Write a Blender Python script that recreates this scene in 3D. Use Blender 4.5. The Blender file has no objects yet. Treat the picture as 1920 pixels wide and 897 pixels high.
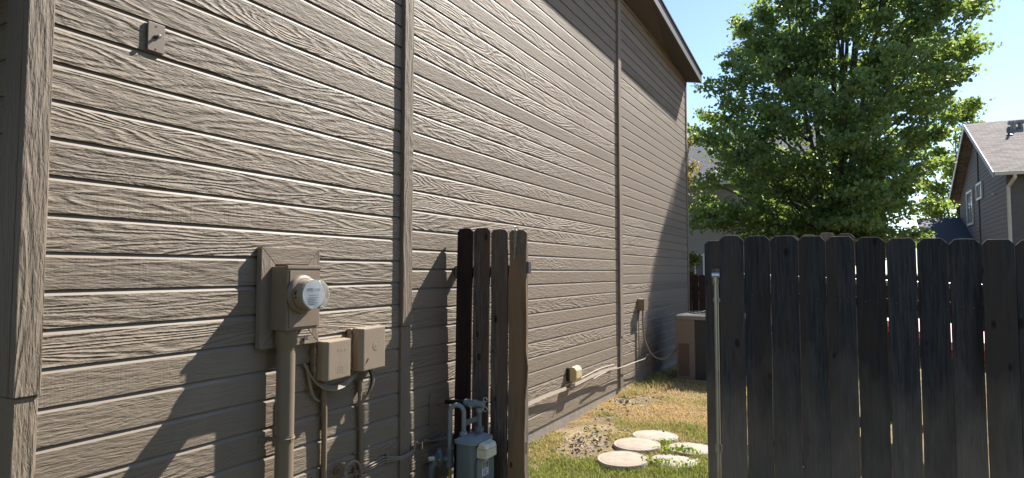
import bpy, bmesh, math, random
import numpy as np
from mathutils import Vector, Matrix, noise
random.seed(7); rng = np.random.default_rng(7)
R = math.radians
sc = bpy.context.scene
col = sc.collection
EYE = 1.66                                   # camera height above the ground
SUN = Vector((1.0, 3.0, 3.1)).normalized()   # towards the sun

# ---------------------------------------------------------------- camera, sky, sun
cd = bpy.data.cameras.new('camera'); cam = bpy.data.objects.new('camera', cd); col.objects.link(cam)
cam.location = (2.7, 0, EYE); cam.rotation_euler = (R(90 + 2.98), 0, R(27.9))
cd.sensor_width = 36; cd.lens = 36 * 1190 / 1920; cd.clip_start = .05; cd.clip_end = 2000
sc.camera = cam
w = bpy.data.worlds.new('World'); sc.world = w; w.use_nodes = True
nt = w.node_tree; bg = nt.nodes['Background']
sky = nt.nodes.new('ShaderNodeTexSky'); sky.sky_type = 'NISHITA'; sky.sun_disc = False
sky.sun_elevation = math.asin(SUN.z); sky.sun_rotation = math.atan2(SUN.x, SUN.y)
sky.altitude = 800; sky.air_density = 1.0; sky.dust_density = .3; sky.ozone_density = 2.0
nt.links.new(sky.outputs[0], bg.inputs[0]); bg.inputs[1].default_value = .09
sd = bpy.data.lights.new('sun', 'SUN'); sd.energy = 5.0; sd.angle = R(.53); sd.color = (1, .94, .85)
so = bpy.data.objects.new('sun', sd); col.objects.link(so)
so.rotation_euler = (-SUN).to_track_quat('-Z', 'Y').to_euler()
sc.view_settings.view_transform = 'Standard'; sc.view_settings.look = 'None'
sc.view_settings.exposure = 1.33; sc.view_settings.gamma = 1

# ---------------------------------------------------------------- node helpers
class N:
    """tiny wrapper for building a material"""
    def __init__(s, name, rough=.75, spec=.35, metal=0):
        s.m = bpy.data.materials.new(name); s.m.use_nodes = True; s.t = s.m.node_tree
        s.b = s.t.nodes['Principled BSDF']; s.b.inputs['Roughness'].default_value = rough
        s.b.inputs['Specular IOR Level'].default_value = spec; s.b.inputs['Metallic'].default_value = metal
        s.b.inputs['Base Color'].default_value = (.5, .5, .5, 1)
    def n(s, t, **k):
        x = s.t.nodes.new('ShaderNode' + t)
        for a, v in k.items(): setattr(x, a, v)
        return x
    def put(s, sock, v):
        if isinstance(v, bpy.types.NodeSocket): s.t.links.new(v, sock)
        elif v is not None: sock.default_value = v if not isinstance(v, tuple) or len(v) != 3 or sock.type != 'RGBA' else (*v, 1)
    def coord(s, scale=(1, 1, 1), rnd=37.0):
        tc = s.n('TexCoord'); oi = s.n('ObjectInfo'); mul = s.n('Math', operation='MULTIPLY'); s.put(mul.inputs[0], oi.outputs['Random']); mul.inputs[1].default_value = rnd
        cmb = s.n('CombineXYZ'); [s.put(cmb.inputs[i], mul.outputs[0]) for i in range(3)]
        add = s.n('VectorMath', operation='ADD'); s.put(add.inputs[0], tc.outputs['Object']); s.put(add.inputs[1], cmb.outputs[0])
        mp = s.n('Mapping'); s.put(mp.inputs[0], add.outputs[0]); mp.inputs['Scale'].default_value = scale
        return mp.outputs[0]
    def noise(s, vec, scale=5, detail=4, rough=.55, dist=0):
        x = s.n('TexNoise'); s.put(x.inputs['Vector'], vec); x.inputs['Scale'].default_value = scale
        x.inputs['Detail'].default_value = detail; x.inputs['Roughness'].default_value = rough; x.inputs['Distortion'].default_value = dist
        return x.outputs[0]
    def math(s, op, a, b=0., c=None, clamp=False):
        x = s.n('Math', operation=op, use_clamp=clamp); s.put(x.inputs[0], a); s.put(x.inputs[1], b)
        if c is not None: s.put(x.inputs[2], c)
        return x.outputs[0]
    def ramp(s, f, stops):
        x = s.n('ValToRGB'); s.put(x.inputs[0], f); e = x.color_ramp.elements
        while len(e) < len(stops): e.new(.5)
        for q, (p, c) in zip(e, stops): q.position = p; q.color = (*c, 1) if isinstance(c, tuple) else (c, c, c, 1)
        return x.outputs[0]
    def mix(s, f, a, b, mode='MIX'):
        x = s.n('Mix', data_type='RGBA', blend_type=mode); s.put(x.inputs[0], f); s.put(x.inputs[6], a); s.put(x.inputs[7], b)
        return x.outputs[2]
    def base(s, v): s.put(s.b.inputs['Base Color'], v)
    def bump(s, h, dist=.002, strength=1.0):
        x = s.n('Bump'); x.inputs['Strength'].default_value = strength; x.inputs['Distance'].default_value = dist
        s.put(x.inputs['Height'], h); s.put(s.b.inputs['Normal'], x.outputs[0])

def painted_wood(name, colour, along, depth=.0048, rings=True):
    """rough-sawn, painted boards: long ridges with cathedral figure; along = axis of the grain"""
    a = N(name, .68, .36)
    st = {0: (.16, 1, 1), 1: (1, .16, 1), 2: (1, 1, .16)}[along]
    st = tuple(.11 if q < 1 else q for q in st); v = a.coord(st)
    f = a.noise(v, 5.5, 2.0, .5, .35)
    ring = a.math('SINE', a.math('MULTIPLY_ADD', f, 125.0, a.math('MULTIPLY', a.noise(v, 60, 2), 3.0)))
    ring = a.math('POWER', a.math('MULTIPLY_ADD', ring, .5, .5), 1.6)
    sel = a.ramp(a.math('ADD', a.noise(v, 1.9, 2), a.math('MULTIPLY_ADD', a.n('ObjectInfo').outputs['Random'], .34, -.17)), [(.45, 0.05), (.56, 1.1)])
    fib = a.noise(a.coord({0: (.09, 1, 1), 1: (1, .09, 1), 2: (1, 1, .09)}[along]), 110, 3, .7, .25)
    fib = a.ramp(fib, [(.36, 0.0), (.60, 1.0)])
    pits = a.noise(a.coord({0: (.16, 1, 1), 1: (1, .16, 1), 2: (1, 1, .16)}[along]), 62, 3, .6, .5)
    saw = a.noise(a.coord({0: (60, 2, 2), 1: (2, 60, 2), 2: (2, 2, 60)}[along]), 1.6, 1)
    sawm = a.math('MULTIPLY', saw, a.ramp(a.noise(v, 4.0, 1), [(.55, 0.0), (.66, .35)]))
    h = a.math('ADD', a.math('MULTIPLY', a.math('MULTIPLY', ring, sel), .85), a.math('MULTIPLY', fib, .30))
    h = a.math('ADD', h, a.math('MULTIPLY', a.ramp(pits, [(.38, 0.0), (.58, 1.0)]), .55)); h = a.math('ADD', h, sawm)
    c = a.mix(a.noise(a.coord((1, 1, 1)), 1.6, 3), tuple(x * .9 for x in colour), tuple(x * 1.08 for x in colour))
    c = a.mix(a.math('MULTIPLY', a.ramp(a.noise(a.coord((3, 1, 9)), 6, 4), [(.6, 0.0), (.8, 1.0)]), .16), c, (.34, .31, .27))
    oi = a.n('ObjectInfo'); hs = a.n('HueSaturation'); a.put(hs.inputs['Color'], c); a.put(hs.inputs['Value'], a.math('MULTIPLY_ADD', a.math('FRACT', a.math('MULTIPLY', oi.outputs['Random'], 17.3)), .16, .93)); c = hs.outputs[0]
    h = a.math('MULTIPLY', h, a.math('MULTIPLY_ADD', oi.outputs['Random'], .60, .45))
    a.base(c); a.bump(h, depth)
    return a.m

def plain(name, colour, rough=.6, spec=.4, metal=0, bump=.0006, scale=60, var=.1, dirt=None):
    a = N(name, rough, spec, metal)
    c = a.mix(a.noise(a.coord(), 7, 4), tuple(x * (1 - var) for x in colour), tuple(min(1, x * (1 + var)) for x in colour))
    if dirt: c = a.mix(a.math('MULTIPLY', a.ramp(a.noise(a.coord((1, 1, .5)), 14, 5, .65), [(.52, 0.0), (.72, 1.0)]), .6), c, dirt)
    a.base(c)
    if bump: a.bump(a.noise(a.coord(), scale, 4), bump)
    return a.m

def weathered(name, dark, light, warm, streak=1.0, foot=None):
    """unpainted cedar pickets gone grey: streaks along Z, knots, stains"""
    a = N(name, .85, .2)
    v = a.coord((1, 1, .05), 61)
    s1 = a.noise(v, 95, 6, .75, .25); s2 = a.noise(a.coord((1, 1, .12), 61), 7, 3, .5)
    c = a.mix(a.ramp(s1, [(.36, 0.0), (.64, 1.0)]), dark, light)
    c = a.mix(a.math('MULTIPLY', a.ramp(s2, [(.45, 0.0), (.6, 1.0)]), .85), c, warm)
    vo = a.n('TexVoronoi'); a.put(vo.inputs['Vector'], a.coord((1, 0, .5), 61)); vo.inputs['Scale'].default_value = 9.0
    kn = a.ramp(a.math('ADD', vo.outputs['Distance'], a.math('MULTIPLY', a.noise(a.coord((1,1,1),61), 30, 2), .06)), [(.13, 1.0), (.18, 0.0)])
    c = a.mix(a.math('MULTIPLY', kn, .8), c, (.012, .01, .009))
    st = a.ramp(a.noise(a.coord((1, 1, .1), 23), 3.6, 4, .6), [(.56, 0.0), (.7, 1.0)])
    c = a.mix(a.math('MULTIPLY', st, .8), c, tuple(x * .35 for x in dark))
    if foot:
        tc = a.n('TexCoord'); sp = a.n('SeparateXYZ'); a.put(sp.inputs[0], tc.outputs['Object'])
        zf = a.math('ADD', sp.outputs['Z'], a.math('MULTIPLY', a.noise(a.coord((1, 1, .3), 61), 9, 4), -.9))
        c = a.mix(a.ramp(zf, [(.15, .8), (.7, 0.0)]), c, a.mix(s1, tuple(q * .4 for q in foot), foot))
    oi = a.n('ObjectInfo'); hs = a.n('HueSaturation'); a.put(hs.inputs['Color'], c); a.put(hs.inputs['Value'], a.math('MULTIPLY_ADD', oi.outputs['Random'], .55, .72)); c = hs.outputs[0]
    a.base(c)
    f = a.noise(a.coord((1, 1, .03), 61), 70, 4, .7, .2)
    a.bump(a.math('ADD', f, a.math('MULTIPLY', kn, .4)), .0022)
    return a.m

M = {}
TAUPE = (.205, .163, .121)
M['siding'] = painted_wood('siding_paint', TAUPE, 1)
M['strip'] = plain('siding_smooth_lip', (.205, .163, .121), .55, .35, 0, .0004, 30, .05)
M['trim'] = painted_wood('trim_paint', TAUPE, 2, .004)
M['trim_y'] = painted_wood('trim_paint_level', TAUPE, 1, .003)
M['front_siding'] = painted_wood('front_siding_paint', TAUPE, 0)
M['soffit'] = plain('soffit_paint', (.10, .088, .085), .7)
M['fascia'] = plain('fascia_paint', (.11, .11, .11), .6)
M['drip'] = plain('drip_edge', (.09, .07, .075), .4, .5)
M['metal_tan'] = plain('tan_painted_metal', (.20, .152, .11), .5, .45, 0, .0003, 160, .04, (.15, .115, .08))
M['plastic_tan'] = plain('tan_plastic', (.27, .215, .155), .5, .45, 0, .0003, 120, .05, (.21, .165, .12))
M['cable_tan'] = plain('painted_cable', (.26, .21, .16), .6)
M['cream'] = plain('cream_plastic', (.52, .42, .24), .5, .4, 0, .0004, 60, .06)
M['white_strip'] = plain('white_vinyl', (.33, .275, .215), .5, .4, 0, .0003, 40, .08, (.25, .2, .15))
M['dark'] = plain('dark_plastic', (.02, .02, .022), .5)
M['black_pipe'] = plain('black_pipe', (.012, .010, .010), .35, .5, 0, .0004)
M['gas_grey'] = plain('grey_blue_paint', (.125, .155, .175), .45, .5, 0, .0007, 90, .1, (.12, .11, .09))
M['gas_light'] = plain('pale_grey_paint', (.22, .27, .30), .4, .5, 0, .0005, 90, .1, (.16, .13, .1))
M['alu'] = plain('cast_aluminium', (.62, .64, .64), .35, .5, .85, .0004, 90, .08)
M['brass'] = plain('brass', (.50, .36, .13), .4, .5, .8)
M['white_plastic'] = plain('off_white_plastic', (.62, .60, .48), .35, .5, 0, .0003, 30, .05, (.42, .38, .28))
M['steel'] = plain('galvanised_steel', (.46, .45, .40), .4, .5, .75, .0005, 80, .15, (.30, .26, .18))
M['concrete'] = plain('concrete', (.27, .235, .20), .9, .2, 0, .004, 30, .15, (.18, .145, .10))
M['stone'] = plain('cast_stone', (.34, .29, .235), .9, .2, 0, .003, 70, .14, (.21, .165, .13))
M['stone_worn'] = plain('worn_cast_stone', (.33, .295, .25), .9, .2, 0, .0032, 60, .16, (.18, .15, .12))
M['picket_far'] = weathered('red_brown_stain', (.035, .018, .016), (.07, .036, .03), (.06, .03, .025))
M['picket_old'] = weathered('weathered_cedar', (.05, .042, .04), (.24, .20, .175), (.14, .10, .078))
M['picket_gold'] = weathered('worn_golden_cedar', (.05, .04, .034), (.23, .19, .16), (.24, .155, .09))
M['picket_dark'] = weathered('dark_stained_cedar', (.012, .008, .009), (.034, .021, .020), (.035, .017, .014))
M['picket_gate'] = weathered('dark_weathered_cedar', (.026, .027, .030), (.074, .073, .076), (.066, .052, .044), 1, (.30, .25, .20))
M['ac_tan'] = plain('condenser_tan', (.16, .13, .108), .5, .4, 0, .0002, 80, .05, (.17, .13, .1))  # lowered colour puts the tree's shade on the unit into its paint
M['ac_brown'] = plain('condenser_brown_panel', (.09, .058, .05), .5, .4)  # panel colour darkened for the same tree shade
M['ac_top'] = plain('condenser_grey_top', (.18, .175, .17), .35, .5, .2)
M['ac_dark'] = plain('condenser_coil', (.03, .033, .038), .5, .5)
M['red'] = plain('red_paint', (.45, .05, .06), .5)
M['pink'] = plain('pink_paint', (.75, .42, .46), .5)
M['white_trim'] = plain('white_trim', (.62, .62, .60), .5, .4, 0, .0005)
M['gutter'] = plain('cream_gutter', (.60, .55, .46), .5, .4, 0, .0004)
M['pane'] = plain('window_glass', (.05, .07, .09), .06, .8, 0, 0)
M['blind'] = plain('window_blind', (.55, .58, .58), .6)
M['grey_house'] = plain('grey_house_siding', (.27, .25, .225), .75, .3, 0, .004, 12, .08)
M['tan_house'] = plain('taupe_house_siding', (.135, .122, .118), .75, .3, 0, .006, 9, .1)
M['dark_navy'] = plain('vent_and_shaded_roof_navy', (.055, .06, .075), .8)  # on the wing roof this dark navy stands in for tree shade
def clearm(name, colour, rough, alpha_mix):
    a = N(name, rough, .6); a.base(colour)
    a.b.inputs['Transmission Weight'].default_value = alpha_mix; a.b.inputs['IOR'].default_value = 1.08
    return a.m
M['dome'] = clearm('meter_glass', (.93, .94, .95), .10, .90)
M['index_clear'] = clearm('yellowed_clear_plastic', (.85, .82, .66), .3, .35)
def roofm(name, cols, sx, sy):
    a = N(name, .9, .15); br = a.n('TexBrick'); a.put(br.inputs['Vector'], a.coord((1, 1, 1), 0)); 
    tc = a.n('TexCoord'); mp = a.n('Mapping'); a.put(mp.inputs[0], tc.outputs['UV']); a.put(br.inputs['Vector'], mp.outputs[0])
    br.inputs['Scale'].default_value = 1; br.inputs['Brick Width'].default_value = sx; br.inputs['Row Height'].default_value = sy
    br.inputs['Mortar Size'].default_value = .008; br.inputs['Color1'].default_value = (*cols[0], 1); br.inputs['Color2'].default_value = (*cols[1], 1); br.inputs['Mortar'].default_value = (*cols[2], 1)
    c = a.mix(a.math('MULTIPLY', a.noise(mp.outputs[0], 5, 4), .8), br.outputs[0], cols[3])
    a.base(c); a.bump(br.outputs['Fac'], -.006)
    return a.m
M['shingle'] = roofm('mixed_brown_shingle', [(.34, .28, .23), (.12, .105, .10), (.06, .055, .05), (.22, .20, .20)], .3, .14)
M['shingle_grey'] = roofm('grey_shingle', [(.25, .24, .235), (.16, .155, .155), (.08, .08, .08), (.22, .21, .21)], .3, .14)

def leafm(name, c1, c2, trans=.5):
    a = N(name, .45, .35)
    g = a.n('NewGeometry'); c = a.mix(g.outputs['Random Per Island'], c1, c2); a.base(c)
    tr = a.n('BsdfTranslucent'); tc = a.mix(.55, c, (c2[0] * 2.6, c2[1] * 2.3, c2[2] * .6)); a.put(tr.inputs[0], tc)
    mx = a.n('MixShader'); mx.inputs[0].default_value = trans
    a.put(mx.inputs[1], a.b.outputs[0]); a.put(mx.inputs[2], tr.outputs[0]); a.put(a.t.nodes['Material Output'].inputs[0], mx.outputs[0])
    return a.m
M['leaf'] = leafm('maple_leaf', (.080, .140, .072), (.160, .235, .098))
M['leaf_light'] = leafm('light_leaf', (.10, .17, .05), (.15, .22, .06))
M['leaf_red'] = leafm('reddish_leaf', (.22, .10, .08), (.16, .16, .06))
M['leaf_yellow'] = leafm('yellow_green_leaf', (.16, .17, .03), (.10, .13, .03))
a = N('bark', .9, .2); a.base(a.mix(a.noise(a.coord((1, 1, .2)), 14, 4), (.05, .042, .036), (.12, .10, .085))); a.bump(a.noise(a.coord((1, 1, .2)), 30, 4), .01); M['bark'] = a.m

# ground: dry grass, thatch and dirt
a = N('ground_soil', .95, .1)
tc = a.n('TexCoord').outputs['Object']
c = a.mix(a.ramp(a.noise(tc, 1.3, 5, .6), [(.42, 0.0), (.58, 1.0)]), (.20, .145, .085), (.36, .27, .15))
c = a.mix(a.ramp(a.noise(tc, 3.1, 5, .65), [(.5, 0.0), (.62, 1.0)]), c, (.17, .18, .06))
c = a.mix(a.ramp(a.noise(tc, 42, 4, .7), [(.4, .55), (.65, 0.0)]), c, (.10, .075, .055))
sp = a.n('SeparateXYZ'); a.put(sp.inputs[0], tc); ny = a.math('LESS_THAN', a.math('ADD', sp.outputs['Y'], a.math('MULTIPLY', a.noise(tc, 1.2, 3), .5)), 4.3)
c = a.mix(ny, c, a.mix(a.noise(tc, 5, 4), (.06, .075, .03), (.11, .10, .055)))
a.base(c); a.bump(a.noise(tc, 36, 5, .7), .02); M['ground'] = a.m
a = N('grass_blade', .6, .25); at = a.n('Attribute', attribute_name='tint'); a.base(at.outputs['Color'])
tr = a.n('BsdfTranslucent'); a.put(tr.inputs[0], at.outputs['Color']); mx = a.n('MixShader'); mx.inputs[0].default_value = .4
a.put(mx.inputs[1], a.b.outputs[0]); a.put(mx.inputs[2], tr.outputs[0]); a.put(a.t.nodes['Material Output'].inputs[0], mx.outputs[0]); M['grass'] = a.m
a = N('leaf_litter', .8, .3); g = a.n('NewGeometry'); a.base(a.ramp(g.outputs['Random Per Island'], [(0, (.18, .15, .12)), (.5, (.30, .26, .22)), (.85, (.34, .30, .26)), (1, (.24, .16, .09))])); M['litter'] = a.m

# ---------------------------------------------------------------- geometry helpers
class MB:
    def __init__(s): s.v = []; s.f = []; s.m = []; s.sm = []
    def face(s, idx, m=0, sm=False): s.f.append(idx); s.m.append(m); s.sm.append(sm)
    def box(s, x0, x1, y0, y1, z0, z1, m=0):
        b = len(s.v); s.v += [(x, y, z) for z in (z0, z1) for x, y in ((x0, y0), (x1, y0), (x1, y1), (x0, y1))]
        for q in ((3, 2, 1, 0), (4, 5, 6, 7), (0, 1, 5, 4), (1, 2, 6, 5), (2, 3, 7, 6), (3, 0, 4, 7)): s.face([b + i for i in q], m)
        return s
    def prism(s, pts, vec, m=0):
        """closed outline (3-D points, in order) pushed along vec"""
        b = len(s.v); n = len(pts); s.v += [tuple(p) for p in pts] + [tuple(Vector(p) + Vector(vec)) for p in pts]
        nrm = Vector((0, 0, 0))
        for i in range(n): nrm += Vector(pts[i]).cross(Vector(pts[(i + 1) % n]))
        fl = nrm.dot(Vector(vec)) > 0
        A = [b + i for i in range(n)]; B = [b + n + i for i in range(n)]
        s.face(A[::-1] if fl else A, m); s.face(B if fl else B[::-1], m)
        for i in range(n):
            j = (i + 1) % n; q = [A[i], A[j], B[j], B[i]]; s.face(q if fl else q[::-1], m)
        return s
    def tube(s, pts, r, seg=10, m=0, cap=True):
        pts = [Vector(p) for p in pts]; rs = r if isinstance(r, (list, tuple)) else [r] * len(pts)
        up = None; rings = []
        for i, p in enumerate(pts):
            d = (pts[min(i + 1, len(pts) - 1)] - pts[max(i - 1, 0)]).normalized()
            if up is None: up = Vector((0, 0, 1)) if abs(d.z) < .9 else Vector((1, 0, 0))
            up = (up - d * up.dot(d)).normalized(); sd_ = d.cross(up)
            b = len(s.v); s.v += [tuple(p + (up * math.cos(t) + sd_ * math.sin(t)) * rs[i]) for t in [2 * math.pi * k / seg for k in range(seg)]]
            rings.append(b)
        for a_, b_ in zip(rings, rings[1:]):
            for k in range(seg): s.face([a_ + k, a_ + (k + 1) % seg, b_ + (k + 1) % seg, b_ + k], m, True)
        if cap: s.face([rings[0] + k for k in range(seg)][::-1], m); s.face([rings[-1] + k for k in range(seg)], m)
        return s
    def lathe(s, c, axis, prof, seg=28, m=0):
        """prof = list of (distance along axis, radius)"""
        axis = Vector(axis).normalized()
        return s.tube([Vector(c) + axis * d for d, r in prof], [r for d, r in prof], seg, m)
    def build(s, name, mat, parent=None, bevel=0, smooth=None):
        me = bpy.data.meshes.new(name); me.from_pydata([tuple(v) for v in s.v], [], s.f)
        for x in (mat if isinstance(mat, (list, tuple)) else [mat]): me.materials.append(x)
        me.polygons.foreach_set('material_index', s.m); me.polygons.foreach_set('use_smooth', s.sm); me.update()
        bm = bmesh.new(); bm.from_mesh(me)
        bmesh.ops.recalc_face_normals(bm, faces=bm.faces)
        if bevel:
            ed = [e for e in bm.edges if len(e.link_faces) == 2 and e.calc_face_angle(0) > .6]
            bmesh.ops.bevel(bm, geom=ed, offset=bevel, segments=2, affect='EDGES', profile=.6, clamp_overlap=True)
        for e in bm.edges:
            if len(e.link_faces) == 2 and e.calc_face_angle(0) > .75: e.smooth = False
        bm.to_mesh(me); bm.free()
        o = bpy.data.objects.new(name, me); col.objects.link(o)
        if parent: o.parent = parent; o.matrix_parent_inverse = pinv(parent)
        return o
def pinv(p):
    m = Matrix.Translation(p.location) @ p.rotation_euler.to_matrix().to_4x4()
    if p.parent: m = pinv_world(p.parent) @ p.matrix_parent_inverse @ m
    return m.inverted()
def pinv_world(p):
    m = Matrix.Translation(p.location) @ p.rotation_euler.to_matrix().to_4x4()
    if p.parent: m = pinv_world(p.parent) @ p.matrix_parent_inverse @ m
    return m
def tag(o, label=None, cat=None, group=None, kind=None):
    if label: o['label'] = label
    if cat: o['category'] = cat
    if group: o['group'] = group
    if kind: o['kind'] = kind
    return o
def thing(name, loc, label, cat, group=None):
    o = bpy.data.objects.new(name, None); o.empty_display_size = .1; col.objects.link(o); o.location = loc
    return tag(o, label, cat, group)
def raw(name, V, F, mat, parent=None, tint=None):
    me = bpy.data.meshes.new(name); n = len(V); k = F.shape[1]
    me.vertices.add(n); me.vertices.foreach_set('co', V.astype(np.float32).ravel())
    me.loops.add(F.size); me.loops.foreach_set('vertex_index', F.astype(np.int32).ravel())
    me.polygons.add(len(F)); me.polygons.foreach_set('loop_start', np.arange(0, F.size, k, dtype=np.int32))
    me.polygons.foreach_set('loop_total', np.full(len(F), k, dtype=np.int32)); me.materials.append(mat); me.update(calc_edges=True)
    if tint is not None:
        at = me.attributes.new('tint', 'FLOAT_COLOR', 'POINT'); at.data.foreach_set('color', tint.astype(np.float32).ravel())
    o = bpy.data.objects.new(name, me); col.objects.link(o)
    if parent: o.parent = parent; o.matrix_parent_inverse = pinv(parent)
    return o
def bez(p0, p1, p2, p3, n=14):
    P = [Vector(p) for p in (p0, p1, p2, p3)]
    return [P[0] * (1 - t) ** 3 + P[1] * 3 * t * (1 - t) ** 2 + P[2] * 3 * t * t * (1 - t) + P[3] * t ** 3 for t in [i / n for i in range(n + 1)]]
def arc(c, u, v, r, a0, a1, n=10):
    return [Vector(c) + Vector(u) * r * math.cos(R(a0 + (a1 - a0) * i / n)) + Vector(v) * r * math.sin(R(a0 + (a1 - a0) * i / n)) for i in range(n + 1)]
def gz(x, y):
    t = min(1, max(0, (y - 5) / 3.5)); t = t * t * (3 - 2 * t)
    z = .02 + .05 * t
    if -1 < x < 6 and 2 < y < 16: z += .022 * noise.noise(Vector((x * 1.3, y * 1.3, 0))) + .012 * noise.noise(Vector((x * 4, y * 4, 3)))
    return z

def lap(parent, p0, p1, z0, z1, mat, gable=None, pitch=.16, th=.016, name='siding_courses'):
    """overlapping siding courses on a far wall; gable = (peak position 0..1, rise)"""
    p0, p1 = Vector((*p0, 0)), Vector((*p1, 0)); d = (p1 - p0); nrm = Vector((d.y, -d.x, 0)).normalized(); b = MB(); z = z0
    top = z1 + (gable[1] if gable else 0)
    while z < top - .02:
        ze = min(z + pitch, top)
        def span(zq):
            if not gable or zq <= z1: return 0, 1
            f_ = (zq - z1) / gable[1]; return gable[0] * f_, 1 - (1 - gable[0]) * f_
        a0, b0 = span(z); a1, b1 = span(min(ze, top)); k_ = len(b.v)
        for s_, zq, o_ in ((a0, z, th), (b0, z, th), (b1, ze, .002), (a1, ze, .002), (a0, z, 0), (b0, z, 0)):
            q = p0 + d * s_ + nrm * o_; b.v.append((q.x, q.y, zq))
        b.face([k_, k_ + 1, k_ + 2, k_ + 3]); b.face([k_ + 4, k_ + 5, k_ + 1, k_]); z = ze
    me = b.build(name, mat, parent); me['kind'] = 'stuff'; return me

# ---------------------------------------------------------------- ground
gb = MB()
xs = [-400, -60, -12, -4, -1] + [-.6 + .12 * i for i in range(50)] + [6, 10, 20, 60, 400]
ys = [-400, -40, -8, -2, 1, 2] + [2.4 + .12 * i for i in range(95)] + [15, 18, 24, 40, 90, 700]
for y in ys:
    for x in xs: gb.v.append((x, y, gz(x, y)))
W_ = len(xs)
for j in range(len(ys) - 1):
    for i in range(W_ - 1): gb.face([j * W_ + i, j * W_ + i + 1, (j + 1) * W_ + i + 1, (j + 1) * W_ + i], 0, True)
tag(gb.build('ground', M['ground']), kind='structure')

# ---------------------------------------------------------------- the house along the left
house = thing('house', (-4, 6.7, 0), 'large taupe house with rough wood lap siding, filling the left of the photo', 'house')
P = house
Y0, Y1, TOP = 1.196, 12.22, EYE + 3.80
m = MB(); m.box(-8, -.002, Y0 + .06, Y1 - .02, .03, TOP - .02); m.build('wall', M['soffit'], P)
m = MB(); m.box(-8.02, .008, Y0 + .04, Y1 - .012, -.25, .157); m.build('foundation', M['concrete'], P)
def course(ya, yb, z0, z1, zcap, parent, mats, drop=False):
    """one lap-siding board, profile in X-Z run along Y: rough face, smooth sloping lip on top, small undercut below"""
    if z1 > zcap: z1 = zcap
    lip = min(.024, (z1 - z0) * .5)
    prof = [(0, z0), (.018, z0), (.018, z1 - lip), (.0060, z1 - .0008), (0, z1 - .0008)]
    nseg = max(2, int((yb - ya) / .35)); mb = MB(); jit = [random.uniform(-.0007, .0007) for _ in range(nseg + 1)]
    sag = random.uniform(-.001, .001)
    for i in range(nseg + 1):
        y = ya + (yb - ya) * i / nseg
        for k, (x, z) in enumerate(prof): mb.v.append((x + (jit[i] * .8 if k in (1, 2) else 0), y, z + (jit[i] + sag if k < 2 else 0)))
    n = len(prof)
    for i in range(nseg):
        for k in range(n):
            a_, b_ = i * n + k, i * n + (k + 1) % n
            mb.face([a_, b_, b_ + n, a_ + n], 1 if k == 2 else 0)
    mb.face(list(range(n))); mb.face([nseg * n + k for k in range(n)][::-1])
    return mb.build('siding_board', mats, parent)
for ya, yb, ref, pitch in ((1.288, 3.452, EYE + .0800, .1468), (3.540, 8.045, EYE - 1.50, .1387), (8.165, 12.135, EYE - 1.50, .1343)):
    k0 = math.ceil((EYE - 1.505 - ref) / pitch - .02)
    if (k0 * pitch + ref) - (EYE - 1.5) > .02:
        course(ya, yb, EYE - 1.5, k0 * pitch + ref, TOP, P, [M['siding'], M['strip']])
    z = ref + k0 * pitch
    while z < TOP - .03:
        course(ya, yb, z, z + pitch, TOP, P, [M['siding'], M['strip']]); z += pitch
def board(name, x0, x1, y0, y1, z0, z1, mat, parent=P, bevel=.003, label=None):
    """a trim board with slightly uneven edges"""
    vert = (z1 - z0) > (y1 - y0); L = (z1 - z0) if vert else (y1 - y0); n = max(3, int(L / .18)); mb = MB()
    for i in range(n + 1):
        t = i / n; e = [random.uniform(-.0012, .0012) for _ in range(3)]
        if vert: ring = [(x0, y0, 0), (x1 + e[0], y0 + e[1], 0), (x1 + e[0], y1 + e[2], 0), (x0, y1, 0)]; mb.v += [(a_, b_, z0 + L * t) for a_, b_, _ in ring]
        else: ring = [(x0, z0), (x1 + e[0], z0 + e[1]), (x1 + e[0], z1 + e[2]), (x0, z1)]; mb.v += [(a_, y0 + L * t, b_) for a_, b_ in ring]
    for i in range(n):
        for k in range(4): a_ = i * 4 + k; b_ = i * 4 + (k + 1) % 4; mb.face([a_, b_, b_ + 4, a_ + 4])
    mb.face([0, 1, 2, 3]); mb.face([n * 4 + 3, n * 4 + 2, n * 4 + 1, n * 4])
    o = mb.build(name, mat, parent, bevel)
    if label: o['label'] = label
    return o
ZJ = EYE - .365
board('batten', 0, .046, 3.446, 3.545, ZJ, TOP, M['trim'])
board('batten', 0, .036, 3.444, 3.547, EYE - 1.52, ZJ - .003, M['trim'])
board('batten', 0, .050, 8.045, 8.165, EYE - .85, TOP, M['trim'])
board('batten', 0, .042, 8.047, 8.163, EYE - 1.51, EYE - .853, M['trim'])
board('corner_trim', 0, .034, 12.135, 12.225, EYE - 1.51, TOP, M['trim'])
# near corner: side face and front face, each in an upper and a lower length
board('corner_trim', 0, .036, 1.200, 1.289, EYE - .456, TOP, M['trim'], bevel=.004)
board('corner_trim', 0, .028, 1.204, 1.285, EYE - 1.52, EYE - .459, M['trim'], bevel=.004)
def fboard(x0, x1, y0, y1, z0, z1, mat=M['trim']):
    mb = MB(); mb.box(x0, x1, y0, y1, z0, z1); return mb.build('corner_trim', mat, P, .004)
fboard(-.12, -.001, 1.199, 1.236, EYE - .456, TOP)
fboard(-.12, -.001, 1.206, 1.236, EYE - 1.52, EYE - .459)
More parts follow.
